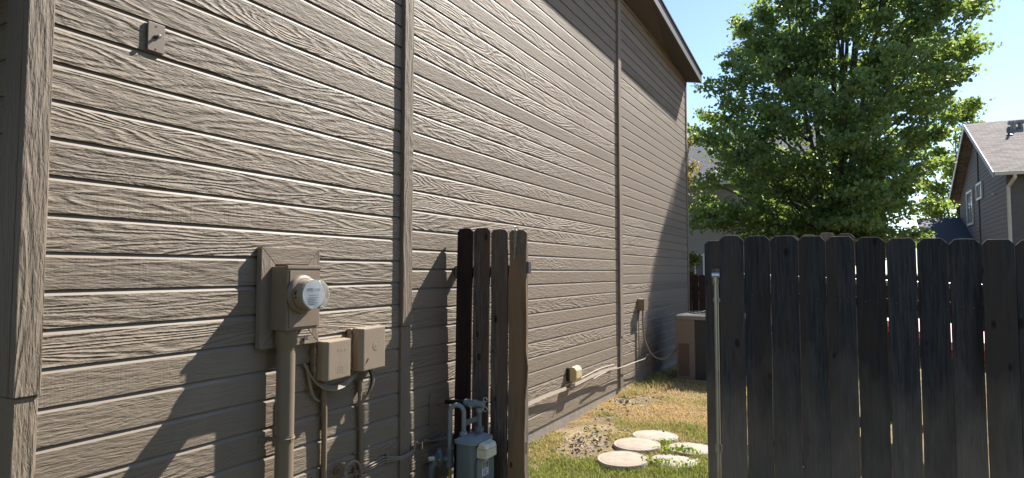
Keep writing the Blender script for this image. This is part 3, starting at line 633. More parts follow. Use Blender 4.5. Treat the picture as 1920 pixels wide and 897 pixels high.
# ---------------------------------------------------------------- fences
def picket(x0, x1, z0, z1, th=.017, dog=.028, lean=0, rough=1.0, bulge=0, seed=0, mat=None, parent=None, T=None, split=False, label=None):
    """dog-eared board in its own X-Z plane, from z0 to z1; T maps (x, y, z) to the world"""
    rd = random.Random(seed); n = 16; L = []; Rr = []
    for i in range(n + 1):
        t = i / n; z = z0 + (z1 - dog - z0) * t; sh = lean * (1 - t)
        L.append((x0 + sh + rd.uniform(-.0012, .0012) * rough, z)); e = bulge * math.exp(-((t - .47) / .07) ** 2) - bulge * .9 * math.exp(-((t - .25) / .12) ** 2)
        Rr.append((x1 + sh + rd.uniform(-.0012, .0012) * rough + e, z))
    dg = dog * rd.uniform(.85, 1.1)
    top = [(x0 + dg, z1 + rd.uniform(-.001, .001)), ((x0 + x1) / 2, z1 + rd.uniform(-.002, .002) * rough), (x1 - dg * rd.uniform(.85, 1.1), z1 + rd.uniform(-.002, .001))]
    # split into a left and a right strip with a middle line so the board can cup a little
    b = MB(); cup = rd.uniform(-.0025, .0025); mid = [((l[0] + r_[0]) / 2, l[1]) for l, r_ in zip(L, Rr)]
    rows = [(l, m_, r_) for l, m_, r_ in zip(L, mid, Rr)] + [tuple(top)]
    bow = rd.uniform(-.004, .004)
    for (l, m_, r_) in rows:
        tt = (l[1] - z0) / (z1 - z0); y = bow * math.sin(tt * math.pi)
        b.v += [(l[0], y, l[1]), (m_[0], y + cup, m_[1]), (r_[0], y, r_[1]), (l[0], y + th, l[1]), (m_[0], y + th + cup, m_[1]), (r_[0], y + th, r_[1])]
    for j in range(len(rows) - 1):
        a_, c_ = j * 6, j * 6 + 6
        for q in ((0, 1), (1, 2)): b.face([a_ + q[0], a_ + q[1], c_ + q[1], c_ + q[0]]); b.face([a_ + 3 + q[1], a_ + 3 + q[0], c_ + 3 + q[0], c_ + 3 + q[1]])
        b.face([a_ + 3, a_, c_, c_ + 3]); b.face([a_ + 2, a_ + 5, c_ + 5, c_ + 2])
    b.face([3, 4, 1, 0]); b.face([4, 5, 2, 1]); k_ = (len(rows) - 1) * 6; b.face([k_, k_ + 1, k_ + 4, k_ + 3]); b.face([k_ + 1, k_ + 2, k_ + 5, k_ + 4])
    if T: b.v = [T(*p) for p in b.v]
    o = b.build('picket', mat, parent, .0042)
    if label: o['label'] = label
    return o
# short fence stub against the house
t = thing('fence_stub', (.34, 4.1, 0), 'short stub of four old dog-eared fence pickets beside the house wall', 'fence')
Tst = lambda x_, y_, z_: (x_, 4.1 + y_, z_)
picket(.056, .194, .03, E + .331, .018, .024, -.030, 1.3, 0, 11, M['picket_dark'], t, Tst, label='dark reddish-brown picket nearest the wall')
picket(.202, .342, .03, E + .331, .018, .024, -.020, 1.0, 0, 12, M['picket_old'], t, Tst)
picket(.352, .491, .03, E + .314, .018, .022, -.008, 2.0, 0, 13, M['picket_old'], t, Tst)
picket(.502, .646, .03, E + .306, .018, .022, -.012, 5.0, .014, 14, M['picket_gold'], t, Tst, label='worn picket with golden wood at its outer edge')
for z in (.35, 1.62): MB().box(.02, .62, 4.122, 4.160, z, z + .088).build('rail', M['picket_old'], t, .003)
MB().box(.50, .588, 4.161, 4.249, 0, E + .22).build('post', M['picket_old'], t, .004)
MB().box(.640, .662, 4.105, 4.15, E - .01, E + .075).build('latch_block', M['drip'], t, .003)
for k_, (x_, z_) in enumerate([(.42, E + .27), (.40, E + .12), (.43, E + .115), (.53, E + .11), (.42, E - .02), (.455, E - .03), (.565, E + .24), (.26, E + .12)]):
    MB().lathe((x_, 4.0985, z_), (0, -1, 0), [(0, .0035), (.0015, .003)], 7).build('nail_head', M['dark'], t)
t = thing('chain', (.545, 4.09, E + .30), 'thin steel chain hanging over the top of the golden picket', 'chain')
m = MB(); links = []
for i in range(13): links.append((Vector((.556 + .003 * math.sin(i), 4.093, E + .318 - i * .0185)), i % 2))
for i in range(8): links.append((Vector((.572 - i * .0012, 4.092, E + .312 - i * .0185)), (i + 1) % 2))
for c_, od in links:
    u_ = Vector((1, 0, 0)) if od else Vector((.3, -.95, 0)); pts = [c_ + u_ * .0055 * math.cos(q) + Vector((0, 0, 1)) * .0125 * math.sin(q) for q in [2 * math.pi * k_ / 12 for k_ in range(13)]]
    m.tube(pts, .0020, 5, cap=False)
m.build('links', M['steel'], t)

# gate: pickets on a pipe frame, turned a few degrees and sagging to the right
GA = R(4); gd = Vector((math.cos(GA), math.sin(GA), 0)); G0 = Vector((2.166, 3.882, 0))
t = thing('gate', G0 + gd * .9, 'wide weathered wooden gate on a pipe frame, its dark side facing the camera', 'gate')
def TG(x_, y_, z_): p_ = G0 + gd * x_ + Vector((-gd.y, gd.x, 0)) * y_; return (p_.x, p_.y, z_)
edges = [-.139]
for wd in (.139, .140, .147, .138, .145, .147, .139, .141, .138, .140, .14, .14, .14, .14): edges.append(edges[-1] + wd)
tops = [.213, .209, .205, .201, .196, .188, .181, .176, .170, .166, .160, .154, .15, .145]
for i, (a_, b_) in enumerate(zip(edges, edges[1:])):
    gp = (.003, .003, .003, .0035, .004, .0075, .004, .0055, .004, .003, .004)[i] if i < 11 else .004
    picket(a_ + .002, b_ - gp + .002, .06 - a_ * .045, E + tops[i], .017, .027, .003 * random.uniform(-1, 1), .9, 0, 40 + i, M['picket_gate'], t, TG)
picket(-.228, -.100, .07, E + .187, .017, .020, .003, 1, 0, 70, M['picket_gate'], t, lambda x_, y_, z_: TG(x_, y_ + .060, z_), label='narrow end board behind the pipe')
MB().prism([TG(-.185, .040, E - .075), TG(-.09, .040, E - .075), TG(-.09, .040, E + .02), TG(-.185, .040, E + .02)], Vector((-gd.y, gd.x, 0)) * .018).build('bracket_block', M['picket_old'], t, .002)
def gs(x_): return -.045 * (x_ + .15)
pr_ = .0135; y_ = .027
MB().tube([TG(-.160, y_, .12), TG(-.160, y_, E - .035)], pr_, 14).build('frame_upright', M['steel'], t)
MB().lathe(TG(-.160, y_, E - .062), (0, 0, 1), [(0, .0165), (.03, .0165), (.038, .013)], 14).build('elbow', M['steel'], t)
MB().tube([TG(-.182, y_ - .002, E - .018), TG(-.15, y_ - .002, E - .018), TG(1.80, y_, E - .018 + gs(1.80))], [.0165, .0165, .0145], 14).build('frame_top_rail', M['alu'], t)
MB().tube([TG(-.16, y_, .30), TG(1.80, y_, .30 + gs(1.80))], pr_, 12).build('frame_bottom_rail', M['steel'], t)
MB().tube([TG(1.79, y_, .20), TG(1.79, y_, E - .09)], pr_, 12).build('frame_upright', M['steel'], t)
MB().lathe(TG(-.160, y_, E - .175), (0, 0, 1), [(0, .018), (.022, .018)], 10).lathe(TG(-.160, y_, E - .17), gd, [(0, .010), (.05, .009)], 8).build('clamp', M['steel'], t)
MB().lathe(TG(-.160, y_, E - 1.05), (0, 0, 1), [(0, .019), (.045, .020)], 12).lathe(TG(-.160, y_, E - 1.03), gd, [(0, .010), (.05, .009)], 8).build('clamp', M['steel'], t)
for q in (0, .10): MB().box(*[0] * 6) if 0 else None
MB().prism([TG(-.06, .018, E - .105), TG(1.82, .018, E - .105 + gs(1.82)), TG(1.82, .018, E - .15 + gs(1.82)), TG(-.06, .018, E - .15)], Vector((-gd.y, gd.x, 0)) * .022).build('wood_rail', M['picket_old'], t, .002)
m = MB()
for i, (a_, b_) in enumerate(zip(edges, edges[1:])):
    for q in (.3, .7):
        xx = a_ + (b_ - a_) * q; p_ = TG(xx, -.004, E - .125 + gs(xx)); m.lathe(p_, (gd.y, -gd.x, 0), [(-.006, .0042), (.0015, .0042)], 7)
m.build('nail_heads', plain('rusty_nail', (.10, .05, .03), .6), t)['kind'] = 'stuff'
# the fixed fence a little further back
t = thing('picket_fence', (2.4, 5.9, 0), 'higher panel of grey pickets whose tops peek over the gate', 'fence')
for i in range(5):
    x0 = 2.085 + i * .138 - (.02 if i else 0)
    picket(x0, x0 + .134, .04, E + (.300, .308, .316, .326, .318)[i], .018, .03, 0, 1, 0, 80 + i, M['picket_old'], t, lambda x_, y_, z_: (x_, 5.9 + y_, z_))
for z in (.4, 1.5): MB().box(2.06, 2.78, 5.93, 5.97, z, z + .088).build('rail', M['picket_old'], t, .003)
MB().box(2.55, 2.64, 5.975, 6.065, 0, E + .24).build('post', M['picket_old'], t, .004)
# red-brown fence past the house
t = thing('back_fence', (1, 13.9, 0), 'red-brown picket fence crossing behind the air conditioner and the gate', 'fence')
k_ = 0; xx = -4.0
while xx < 9.5:
    picket(xx, xx + .134, .05, E - .055 + .01 * math.sin(xx * 3), .017, .025, 0, 1, 0, 100 + k_, M['picket_far'], t, lambda x_, y_, z_: (x_, 13.9 + y_, z_)); xx += .143; k_ += 1
for z in (.35, 1.25): MB().box(-4, 9.5, 13.919, 13.957, z, z + .088).build('rail', M['picket_far'], t, .003)
for i in range(7): MB().box(-3.8 + i * 2.2, -3.71 + i * 2.2, 13.958, 14.05, 0, 1.5).build('post', M['picket_far'], t, .003)
t = thing('guessed_table', (3.4, 6.5, 0), 'pink and red shape glimpsed through the gate gaps, its form guessed as a table', 'table')
ga, gb_ = Vector((2.98, 8.0, 0)), Vector((3.325, 5.45, 0)); gw = Vector((.5, .07, 0))  # kind of object unknown; a plain table form stands in for it
def slab(i_, z0, z1, name, mat, a_=0, b_=1):
    q0, q1 = ga.lerp(gb_, a_) + gw * i_, ga.lerp(gb_, b_) + gw * i_; q2, q3 = ga.lerp(gb_, b_) + gw * (1 - i_), ga.lerp(gb_, a_) + gw * (1 - i_)
    return MB().prism([(v_.x, v_.y, z0) for v_ in (q0, q1, q2, q3)], (0, 0, z1 - z0)).build(name, mat, t)
slab(0, 1.11, 1.165, 'table_top', M['pink']); slab(.05, 1.04, 1.108, 'apron', M['red'], .01, .99)
for f_ in (.03, .93):
    for e_ in (.08, .78):
        c_ = ga.lerp(gb_, f_) + gw * e_; MB().box(c_.x, c_.x + .07, c_.y, c_.y + .07, .03, 1.038).build('leg', M['dark'], t, .004)

# ---------------------------------------------------------------- houses beyond
def roof_plane(parent, pts, mat, th=.06, name='roof'):
    """sloping slab; pts = eave start, eave end, ridge end, ridge start; UVs in metres"""
    b = MB(); n = (Vector(pts[1]) - Vector(pts[0])).cross(Vector(pts[3]) - Vector(pts[0])).normalized(); 
    if n.z < 0: n = -n
    b.prism(pts, n * th); o = b.build(name, mat, parent)
    u = (Vector(pts[1]) - Vector(pts[0])).normalized(); v_ = n.cross(u); uv = o.data.uv_layers.new(name='uv')
    for lp in o.data.loops: p_ = Vector(o.data.vertices[lp.vertex_index].co); uv.data[lp.index].uv = (p_.dot(u), p_.dot(v_))
    return o
def window(parent, c, u, n, wd, ht, fr=.09, sash='v', mats=None):
    """c centre, u along the wall, n outwards"""
    c, u, n = Vector(c), Vector(u).normalized(), Vector(n).normalized(); Z = Vector((0, 0, 1))
    def rect(a0, a1, b0, b1, o0, o1, name, mat, par): return MB().prism([c + u * a0 + Z * b0 + n * o0, c + u * a1 + Z * b0 + n * o0, c + u * a1 + Z * b1 + n * o0, c + u * a0 + Z * b1 + n * o0], n * (o1 - o0)).build(name, mat, par)
    w = rect(-wd / 2, wd / 2, -ht / 2, ht / 2, .0, .02, 'window', M['pane'], parent)
    for q in ((-wd / 2 - fr, -wd / 2, -ht / 2 - fr, ht / 2 + fr), (wd / 2, wd / 2 + fr, -ht / 2 - fr, ht / 2 + fr)): rect(*q, .0, .06, 'frame', M['white_trim'], w)
    for q in ((-wd / 2, wd / 2, ht / 2, ht / 2 + fr), (-wd / 2, wd / 2, -ht / 2 - fr, -ht / 2)): rect(*q, .0, .058, 'frame', M['white_trim'], w)
    rect(-.025, .025, -ht / 2, ht / 2, .021, .045, 'mullion', M['white_trim'], w) if sash == 'v' else rect(-wd / 2, wd / 2, -.03, .03, .021, .045, 'mullion', M['white_trim'], w)
    return w
# right-hand house (gable towards -X)
h = thing('gable_house', (11, 31.7, 0), 'two-storey taupe house with brown shingle roof at the right edge', 'house'); P = h
hx, hy0, hy1, eh, rise = 7.5, 26.65, 36.75, E + 3.50, 2.52
MB().box(hx + .02, 18, hy0 + .02, hy1, 0, eh).build('wall', M['tan_house'], P)
lap(P, (hx, hy1), (hx, hy0), .3, eh + .0, M['tan_house'], (.5, rise)); lap(P, (hx, hy0), (18, hy0), .3, eh - .1, M['tan_house'])
ov = .42; ry = (hy0 + hy1) / 2; dy = .50; dz = dy * rise / ((hy1 - hy0) / 2)
roof_plane(P, [(hx - ov, hy0 - dy, eh - dz + .03), (18.5, hy0 - dy, eh - dz + .03), (18.5, ry, eh + rise + .03), (hx - ov, ry, eh + rise + .03)], M['shingle'])
roof_plane(P, [(hx - ov, hy1 + dy, eh - dz + .03), (18.5, hy1 + dy, eh - dz + .03), (18.5, ry, eh + rise + .03), (hx - ov, ry, eh + rise + .03)], M['shingle'])
MB().prism([(hx + .05, hy0, eh), (hx + .05, hy1, eh), (hx + .05, ry, eh + rise)], (10, 0, 0)).build('attic', M['tan_house'], P)
fz = .20; X_ = hx - ov - .03
MB().prism([(X_, hy0 - dy, eh - dz + .09), (X_, ry, eh + rise + .09), (X_, ry, eh + rise + .09 - fz), (X_, hy0 - dy, eh - dz + .09 - fz)], (.029, 0, 0)).build('rake_board', plain('grey_blue_trim', (.30, .32, .33)), P)
MB().prism([(X_, hy1 + dy, eh - dz + .09), (X_, ry + .001, eh + rise + .09), (X_, ry + .001, eh + rise + .09 - fz), (X_, hy1 + dy, eh - dz + .09 - fz)], (.029, 0, 0)).build('rake_board', M['white_trim'], P)
MB().box(hx - ov, 18.5, hy0 - dy - .10, hy0 - dy - .002, eh - dz - .04, eh - dz + .08).build('gutter', M['gutter'], P, .01)
ds = MB(); ds.tube([(hx + .12, hy0 - dy - .05, eh - dz - .03), (hx + .12, hy0 - dy - .05, eh - dz - .14), (hx + .02, hy0 - .10, eh - dz - .38), (hx + .02, hy0 - .075, eh - dz - .55), (hx + .02, hy0 - .075, .2)], .055, 8); ds.build('downspout', M['gutter'], P)
MB().box(hx - .055, hx - .017, ry - .06, ry + .06, .3, eh + rise - .15).build('batten', M['tan_house'], P)
MB().box(hx - .05, hx - .017, ry - .22, ry + .10, eh + rise - .95, eh + rise - .45).build('gable_vent', M['dark_navy'], P)
window(P, (hx - .018, 33.75, E + 2.79), (0, 1, 0), (-1, 0, 0), 1.25, 1.32)
window(P, (hx - .018, 31.40, E + 3.27), (0, 1, 0), (-1, 0, 0), 1.0, .50)
MB().box(hx - .09, hx - .018, 28.55, 28.66, E + 2.82, E + 2.88).build('wall_lamp', M['white_trim'], P)
zr = lambda yy: eh + .09 + (yy - hy0) * rise / ((hy1 - hy0) / 2)
vt = MB(); vt.box(8.35, 8.85, 30.6, 30.85, zr(30.7) + .14, zr(30.7) + .26); vt.tube([(8.45, 30.45, zr(30.45) - .05), (8.45, 30.45, zr(30.45) + .30)], .09, 10); vt.tube([(8.72, 30.7, zr(30.7) - .05), (8.72, 30.7, zr(30.7) + .2)], .08, 8)
vt.build('roof_vent', M['ac_top'], P, .01)
MB().lathe((8.22, 29.9, zr(29.9) - .03), (0, 0, 1), [(0, .16), (.03, .10), (.04, .05), (.32, .05)], 12).build('vent_pipe', M['drip'], P)
t = thing('satellite_dish', (8.75, 28.0, zr(28.0)), 'grey satellite dish on a bent mast above the gutter at the right edge', 'satellite dish')
dsh = MB(); c_ = Vector((8.95, 27.9, zr(28.0) + .85)); ax_ = Vector((.55, -.75, .35)).normalized(); dsh.lathe(c_, ax_, [(-.05, .05), (-.04, .18), (0, .34), (.004, .34), (-.03, .17), (-.04, .02)], 24); dsh.build('dish', M['drip'], t)
MB().tube([(8.80, 28.0, zr(28.0) - .02), (8.80, 28.0, zr(28.0) + .35), (8.90, 27.98, zr(28.0) + .80)], .03, 8).build('mast', M['drip'], t)
MB().box(8.65, 8.95, 27.9, 28.1, zr(28.0) + .0, zr(28.0) + .05).build('foot', M['white_trim'], t)
# low wing in front of the gable wall
roof_plane(P, [(5.7, 33.0, E + 1.20), (hx - .03, 33.0, E + 1.20), (hx - .03, 36.7, E + 2.52), (5.7, 36.7, E + 2.52)], M['dark_navy'], .08, 'wing_roof')
MB().box(5.9, hx - .02, 33.5, 36.6, 0, E + 1.25).build('wing_wall', M['tan_house'], P)
# unseen house right of the camera, added to darken the wall's shadows
h = thing('unseen_shade_house', (10.5, -4, 0), 'taupe sided house unseen to the right of the camera, added to block light', 'house'); P = h
MB().box(6.02, 15, -15, 2.6, 0, 5.4).build('wall', M['tan_house'], P); lap(P, (6, 2.62), (6, -15), .15, 5.35, M['tan_house']); lap(P, (15, 2.62), (6, 2.62), .15, 5.35, M['tan_house'])
roof_plane(P, [(5.5, -15.5, 5.30), (5.5, 3.1, 5.30), (10.5, 3.1, 7.6), (10.5, -15.5, 7.6)], M['shingle'])
roof_plane(P, [(15.5, -15.5, 5.30), (15.5, 3.1, 5.30), (10.5, 3.1, 7.6), (10.5, -15.5, 7.6)], M['shingle'])
MB().prism([(6.05, 2.58, 5.4), (14.95, 2.58, 5.4), (10.5, 2.58, 7.5)], (0, -17, 0)).build('attic', M['tan_house'], P)
window(P, (5.98, -3, 1.7), (0, 1, 0), (-1, 0, 0), 1.2, 1.2); window(P, (5.98, -7, 4.0), (0, 1, 0), (-1, 0, 0), 1.2, 1.1)
# left-hand house behind the tree
h = thing('grey_house', (-3, 30.5, 0), 'grey sided house with shingle roof, half hidden behind the big tree', 'house'); P = h
hz = E + 3.75
MB().box(-12, 2.2, 27.02, 34, 0, hz).build('wall', M['grey_house'], P); lap(P, (-12, 27), (2.2, 27), .3, hz - .05, M['grey_house'])
roof_plane(P, [(-12.4, 26.55, hz - .12), (2.6, 26.55, hz - .12), (2.6, 30.6, hz + 2.65), (-12.4, 30.6, hz + 2.65)], M['shingle_grey'])
roof_plane(P, [(-12.4, 34.5, hz - .12), (2.6, 34.5, hz - .12), (2.6, 30.6, hz + 2.65), (-12.4, 30.6, hz + 2.65)], M['shingle_grey'])
MB().box(-12.4, 2.6, 26.43, 26.545, hz - .20, hz - .06).build('gutter', M['white_trim'], P)
window(P, (-2.93, 26.983, E + .12), (1, 0, 0), (0, -1, 0), .62, 1.10, .10)
MB().box(-2.52, -2.12, 26.96, 26.983, E - .62, E + .72).build('door_trim', M['white_trim'], P)

# ---------------------------------------------------------------- trees
def leaves(pts, size, flat, seed):
    """leaf faces (two folded halves) at pts"""
    r_ = np.random.default_rng(seed); n = len(pts); s_ = size * r_.uniform(.6, 1.25, (n, 1))
    d = r_.normal(size=(n, 3)); d[:, 2] -= .35; d /= np.linalg.norm(d, axis=1, keepdims=True)
    up = r_.normal(size=(n, 3)) * flat; up[:, 2] += 1; sd_ = np.cross(d, up); sd_ /= np.linalg.norm(sd_, axis=1, keepdims=True) + 1e-9
    nn = np.cross(sd_, d)
    P0 = pts; P1 = pts + d * s_; L1 = pts + d * s_ * .30 + sd_ * s_ * .46 + nn * s_ * .12; L2 = pts + d * s_ * .72 + sd_ * s_ * .30 + nn * s_ * .08
    R1 = pts + d * s_ * .30 - sd_ * s_ * .46 + nn * s_ * .12; R2 = pts + d * s_ * .72 - sd_ * s_ * .30 + nn * s_ * .08
    V = np.stack([P0, L1, L2, P1, R2, R1], 1).reshape(-1, 3); b = np.arange(n)[:, None] * 6
    F = np.concatenate([b + [[0, 1, 2, 3]], b + [[0, 3, 4, 5]]], 1).reshape(-1, 4)
    return V, F
def make_tree(name, base, label, prof, limbs, tips, per, size, mat, seed, trunk_r=.2, cat='tree', hbase=None, spread=.19):
    """prof = list of (height, left, right) of the crown about the base; limbs fan out from low on the trunk"""
    rd = random.Random(seed); r_ = np.random.default_rng(seed); t = thing(name, base, label, cat); B = Vector(base)
    hs = [p_[0] for p_ in prof]; ht0, ht1 = hs[0], hs[-1]
    vx = Vector((math.cos(R(27.9)), math.sin(R(27.9)), 0)); vy = Vector((-vx.y, vx.x, 0))
    def env(h_): return float(np.interp(h_, hs, [p_[1] for p_ in prof])), float(np.interp(h_, hs, [p_[2] for p_ in prof]))
    tb = MB(); hb = hbase or ht0 * .8; tb.tube([B, B + Vector((.03, 0, hb * .5)), B + Vector((.05, .02, hb))], [trunk_r * 1.25, trunk_r, trunk_r * .85], 12)
    LM = []
    for i in range(limbs):
        an = 2 * math.pi * (i + rd.uniform(-.2, .2)) / limbs; hi = ht1 * (.97 if i % 3 == 0 else rd.uniform(.66, .92)); lf, rt = env(hi * .8)
        c_ = (lf + rt) / 2; rad = (rt - lf) / 2 * (.42 if i % 3 else .18)
        end = B + vx * (c_ * .8 + rad * math.cos(an)) + vy * (rad * math.sin(an)) + Vector((0, 0, hi))
        s0 = B + Vector((.05, .02, hb * rd.uniform(.75, 1)))
        pts = bez(s0, s0 + Vector((0, 0, .15 * hi)) + (end - s0) * .12, s0.lerp(end, .62) + Vector((rd.uniform(-.2, .2), rd.uniform(-.2, .2), .02 * hi)), end, 12)
        LM.append(pts); tb.tube(pts, [trunk_r * .62 * (1 - .93 * (k_ / 12)) + .006 for k_ in range(13)], 8)
    lp = []
    allp = [(p_, pts) for pts in LM for p_ in pts[2:]]
    nb = max(6, tips // 11)
    for k_ in range(nb):
        # second-order branch: leaves its limb low, rises outwards to a point near the edge of the crown
        h_ = ht0 + (ht1 - ht0) * (k_ + rd.random()) / nb; lf, rt = env(h_); c_ = (lf + rt) / 2; rad = (rt - lf) / 2
        q = rd.choice((1, 1, 1, .72, .45)) * rd.uniform(.84, 1.07); an = 2.39996 * k_ + rd.uniform(-.3, .3)
        tip = B + vx * (c_ + rad * q * math.cos(an)) + vy * (rad * q * math.sin(an)) + Vector((0, 0, h_))
        drop = max(.4, rad * q * .8); best = min(allp, key=lambda z_: (z_[0] - (tip - Vector((0, 0, drop)))).length)[0]
        pts = bez(best, best.lerp(tip, .4) + Vector((0, 0, .02 * drop)), best.lerp(tip, .75) + Vector((0, 0, .08 * drop)), tip, 9)
        tb.tube(pts, [.030 * (1 - j / 10) * trunk_r / .19 + .004 for j in range(10)], 5, cap=False)
        out = (tip - best); L_ = out.length; out.normalize(); side = out.cross(Vector((0, 0, 1))).normalized()
        ns = max(3, int(rd.uniform(9, 14)))
        for j in range(ns):
            f_ = .30 + .72 * (j + rd.random()) / ns; a_ = pts[min(9, int(f_ * 9))]; wd_ = L_ * .34 * (1.12 - f_) + spread * .5
            sp_ = a_ + side * rd.uniform(-1, 1) * wd_ + out * rd.uniform(0, .25) * L_ * .5 * (f_ < .9) + Vector((0, 0, rd.uniform(-.15, .28) * wd_))
            tb.tube([a_, a_.lerp(sp_, .5) + Vector((0, 0, .04)), sp_], [.008, .006, .003], 3, cap=False)
            nl = int(per * rd.uniform(.45, 1.4)); g_ = r_.normal(size=(nl, 3)) * spread * [1, 1, .38]
            along = r_.uniform(-.5, 1.1, nl)[:, None]; d_ = np.array(list((sp_ - a_) * .5 + out * spread * .9))
            lp.append(np.array(list(sp_)) + g_ * (.55 + .45 * (1 - np.abs(along))) + d_ * along * .8)
    tb.build('trunk', M['bark'], t)
    Pt = np.concatenate(lp); V, F = leaves(Pt, size, .8, seed); raw('crown', V, F, mat, t)
    return t
E_ = EYE
prof = [(1.9, -1.6, 1.5), (2.5, -3.3, 2.7), (3.2, -4.2, 3.2), (4.2, -4.5, 3.3), (5.2, -4.6, 3.2), (6.2, -4.5, 3.5), (7.2, -4.0, 4.0), (8.2, -3.6, 4.3), (9.0, -2.9, 4.25), (9.9, -1.9, 4.0), (10.8, -1.2, 3.7), (12.0, -.5, 2.9), (12.9, .2, 1.7)]
make_tree('maple_tree', (2.3, 21.3, .05), 'big leafy green maple tree rising behind the gate', prof, 10, 1950, 74, .112, M['leaf'], 5, .19, hbase=1.3)
make_tree('young_tree', (7.9, 40.2, .05), 'light feathery tree between the maple and the right house', [(2.0, -1.8, 1.2), (4.0, -2.4, 1.9), (6.5, -2.6, 2.3), (8.6, -1.8, 2.0), (10.6, -.8, 1.1)], 5, 420, 46, .15, M['leaf_light'], 9, .12, hbase=2, spread=.26)
make_tree('tall_tree', (12.6, 41.5, .05), 'light tree top showing over the ridge of the right house', [(6.0, -1.2, 1.2), (8.0, -1.9, 1.8), (9.2, -1.4, 1.2), (9.9, -.6, .6)], 5, 90, 50, .15, M['leaf_light'], 10, .12, hbase=4)
make_tree('red_leaf_tree', (-2.95, 25.4, .05), 'thin reddish tree just past the far corner of the house', [(4.2, -.5, .5), (5.6, -.7, .7), (6.9, -.35, .35)], 4, 60, 22, .10, M['leaf_red'], 12, .06, hbase=2.5, spread=.2)
make_tree('yard_bush', (-1.80, 20.0, .05), 'small yellow-green bush above the red-brown fence', [(.7, -.3, .3), (1.3, -.42, .42), (2.1, -.32, .32)], 4, 46, 40, .075, M['leaf_yellow'], 14, .03, cat='bush', hbase=.4, spread=.14)

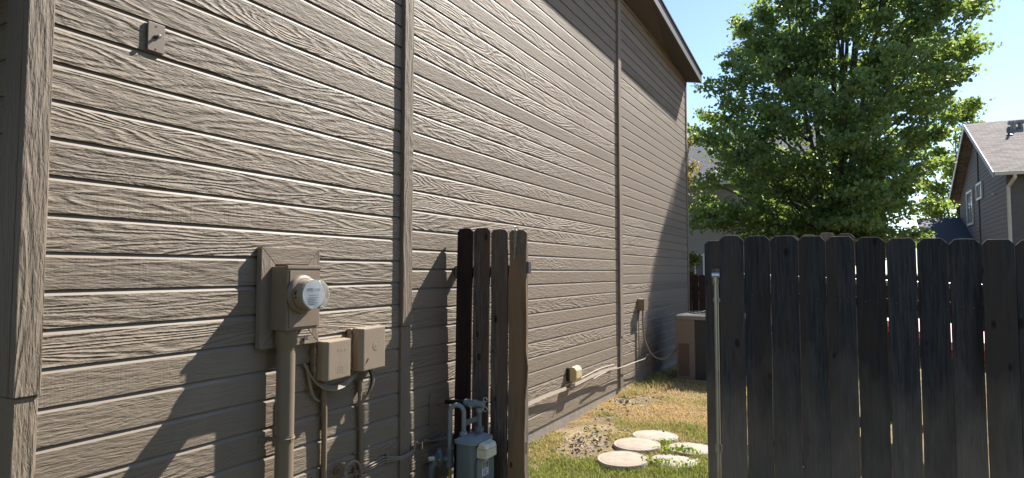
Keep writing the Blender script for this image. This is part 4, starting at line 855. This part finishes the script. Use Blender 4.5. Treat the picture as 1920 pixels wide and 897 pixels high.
# ---------------------------------------------------------------- grass, litter, weeds
def blades(n, xr, yr, hgt, green_bias, name, label_, keep=1.0, seed=3):
    r_ = np.random.default_rng(seed); X = r_.uniform(*xr, n); Y = r_.uniform(*yr, n)
    nz = np.array([noise.noise(Vector((x * .9, y * .9, 9))) + .5 * noise.noise(Vector((x * 2.6, y * 2.6, 2))) for x, y in zip(X, Y)])
    n2 = np.array([noise.noise(Vector((x * 1.7 + 7, y * 1.7, 4))) + .5 * noise.noise(Vector((x * 5, y * 5, 8))) for x, y in zip(X, Y)])
    wall = np.clip((X - .02) / .5, 0, 1)
    # greener near the camera and by the stones, drier in the middle distance and along the wall
    g = green_bias - .06 + nz * 1.35 + .35 * np.exp(-((Y - 5.2) / 1.0) ** 2) + .30 * np.exp(-(((X - 1.6) / .8) ** 2 + ((Y - 6.4) / .8) ** 2)) - .25 * (1 - wall) - .30 * np.exp(-((Y - 7.6) / .8) ** 2) + .55 * np.exp(-(((X - .15) / .28) ** 2 + ((Y - 8.7) / .55) ** 2))
    bare = np.exp(-(((X - .45) / .28) ** 2 + ((Y - 5.8) / .7) ** 2)) * .9 + np.exp(-(((X - .25) / .25) ** 2 + ((Y - 7.3) / .6) ** 2)) * .6
    ok = (n2 - bare * 1.1 > -.52) & (r_.uniform(size=n) < keep)
    for sx_, sy_, sr_, *_ in stones: ok &= ((X - sx_) ** 2 + (Y - sy_) ** 2) > (sr_ * .97) ** 2
    ok &= ~((X > .36) & (X < 1.36) & (Y > 9.45) & (Y < 10.43))
    X, Y, g, n2 = X[ok], Y[ok], g[ok], n2[ok]; n = len(X); Z = np.array([gz(x, y) for x, y in zip(X, Y)]) - .003
    gr = np.clip(g + r_.normal(size=n) * .22, 0, 1)[:, None]
    dry = np.array([[.46, .34, .17]]) * r_.uniform(.6, 1.15, (n, 1)); grn = np.array([[.15, .185, .048]]) * r_.uniform(.6, 1.35, (n, 1)) + np.array([[.06, .03, 0]]) * r_.uniform(0, 1, (n, 1))
    c_ = (dry * (1 - gr) + grn * gr) * 1.5
    H = hgt * r_.uniform(.35, 1.2, n) * (.6 + .6 * gr[:, 0]) * (1 + 1.1 * np.clip(n2, 0, 1)) * np.where(np.abs(X - .15) + np.abs(Y - 8.7) * .5 < .45, 2.2, 1); an = r_.uniform(0, 2 * np.pi, n); wd = r_.uniform(.0016, .0036, n)
    lx, ly = np.cos(an), np.sin(an); an2 = an + r_.uniform(1, 2, n); bx_, by_ = np.cos(an2) * wd, np.sin(an2) * wd; ln = H * r_.uniform(.2, 1.0, n) * np.where(gr[:, 0] < .4, 1.5, 1)
    v0 = np.stack([X - bx_, Y - by_, Z], 1); v1 = np.stack([X + bx_, Y + by_, Z], 1)
    v2 = np.stack([X + bx_ * .8 + lx * ln * .35, Y + by_ * .8 + ly * ln * .35, Z + H * .6], 1); v3 = np.stack([X - bx_ * .8 + lx * ln * .35, Y - by_ * .8 + ly * ln * .35, Z + H * .6], 1)
    v4 = np.stack([X + lx * ln, Y + ly * ln, Z + H], 1)
    V = np.stack([v0, v1, v2, v3, v4], 1).reshape(-1, 3); b = np.arange(n)[:, None] * 5
    F = np.concatenate([b + [[0, 1, 2]], b + [[0, 2, 3]], b + [[3, 2, 4]]], 1).reshape(-1, 3)
    tint = np.concatenate([np.repeat(c_, 5, 0), np.ones((n * 5, 1))], 1)
    return tag(raw(name, V, F, M['grass'], None, tint), label_, 'grass', kind='stuff')
blades(110000, (.0, 2.3), (4.3, 8.2), .034, .42, 'grass', 'patchy green and straw coloured lawn around the stepping stones')
blades(36000, (.0, 2.4), (8.2, 13.8), .045, .30, 'grass', 'dry yellow grass further back beside the air conditioner', seed=4)
blades(26000, (.05, 6.0), (.6, 4.3), .04, .3, 'grass', 'dry grass on the near side of the fence stub', seed=5)
# small weeds over the right-hand stones
r_ = np.random.default_rng(21); cs = [(1.30, 5.80), (1.22, 5.77), (1.42, 5.80), (1.50, 5.42), (1.28, 5.38), (1.14, 6.02), (1.36, 5.83), (1.2, 5.4)]
pt = np.concatenate([np.stack([r_.normal(c_[0], .05, 60), r_.normal(c_[1], .03, 60), .065 + np.abs(r_.normal(0, .018, 60))], 1) for c_ in cs])
V, F = leaves(pt, .022, .6, 3); tag(raw('weeds', V, F, M['leaf_light']), 'small green clover-like weeds creeping over the stepping stones', 'weeds', kind='stuff')
r_ = np.random.default_rng(22); n = 1300
cx_ = np.concatenate([r_.normal(.48, .19, 430), r_.normal(.26, .14, 260), r_.uniform(0, 2, 250)]); cy_ = np.concatenate([r_.normal(5.80, .42, 430), r_.normal(7.4, .45, 260), r_.uniform(4.4, 9, 250)])
ok = cx_ > .03; cx_, cy_ = cx_[ok], cy_[ok]
pt = np.stack([cx_, cy_, np.array([gz(x, y) for x, y in zip(cx_, cy_)]) + r_.uniform(.001, .012, len(cx_))], 1)
V, F = leaves(pt, .032, .5, 6); tag(raw('leaf_litter', V, F, M['litter']), 'dead leaves and bark chips on bare soil near the foundation', 'leaf litter', kind='stuff')
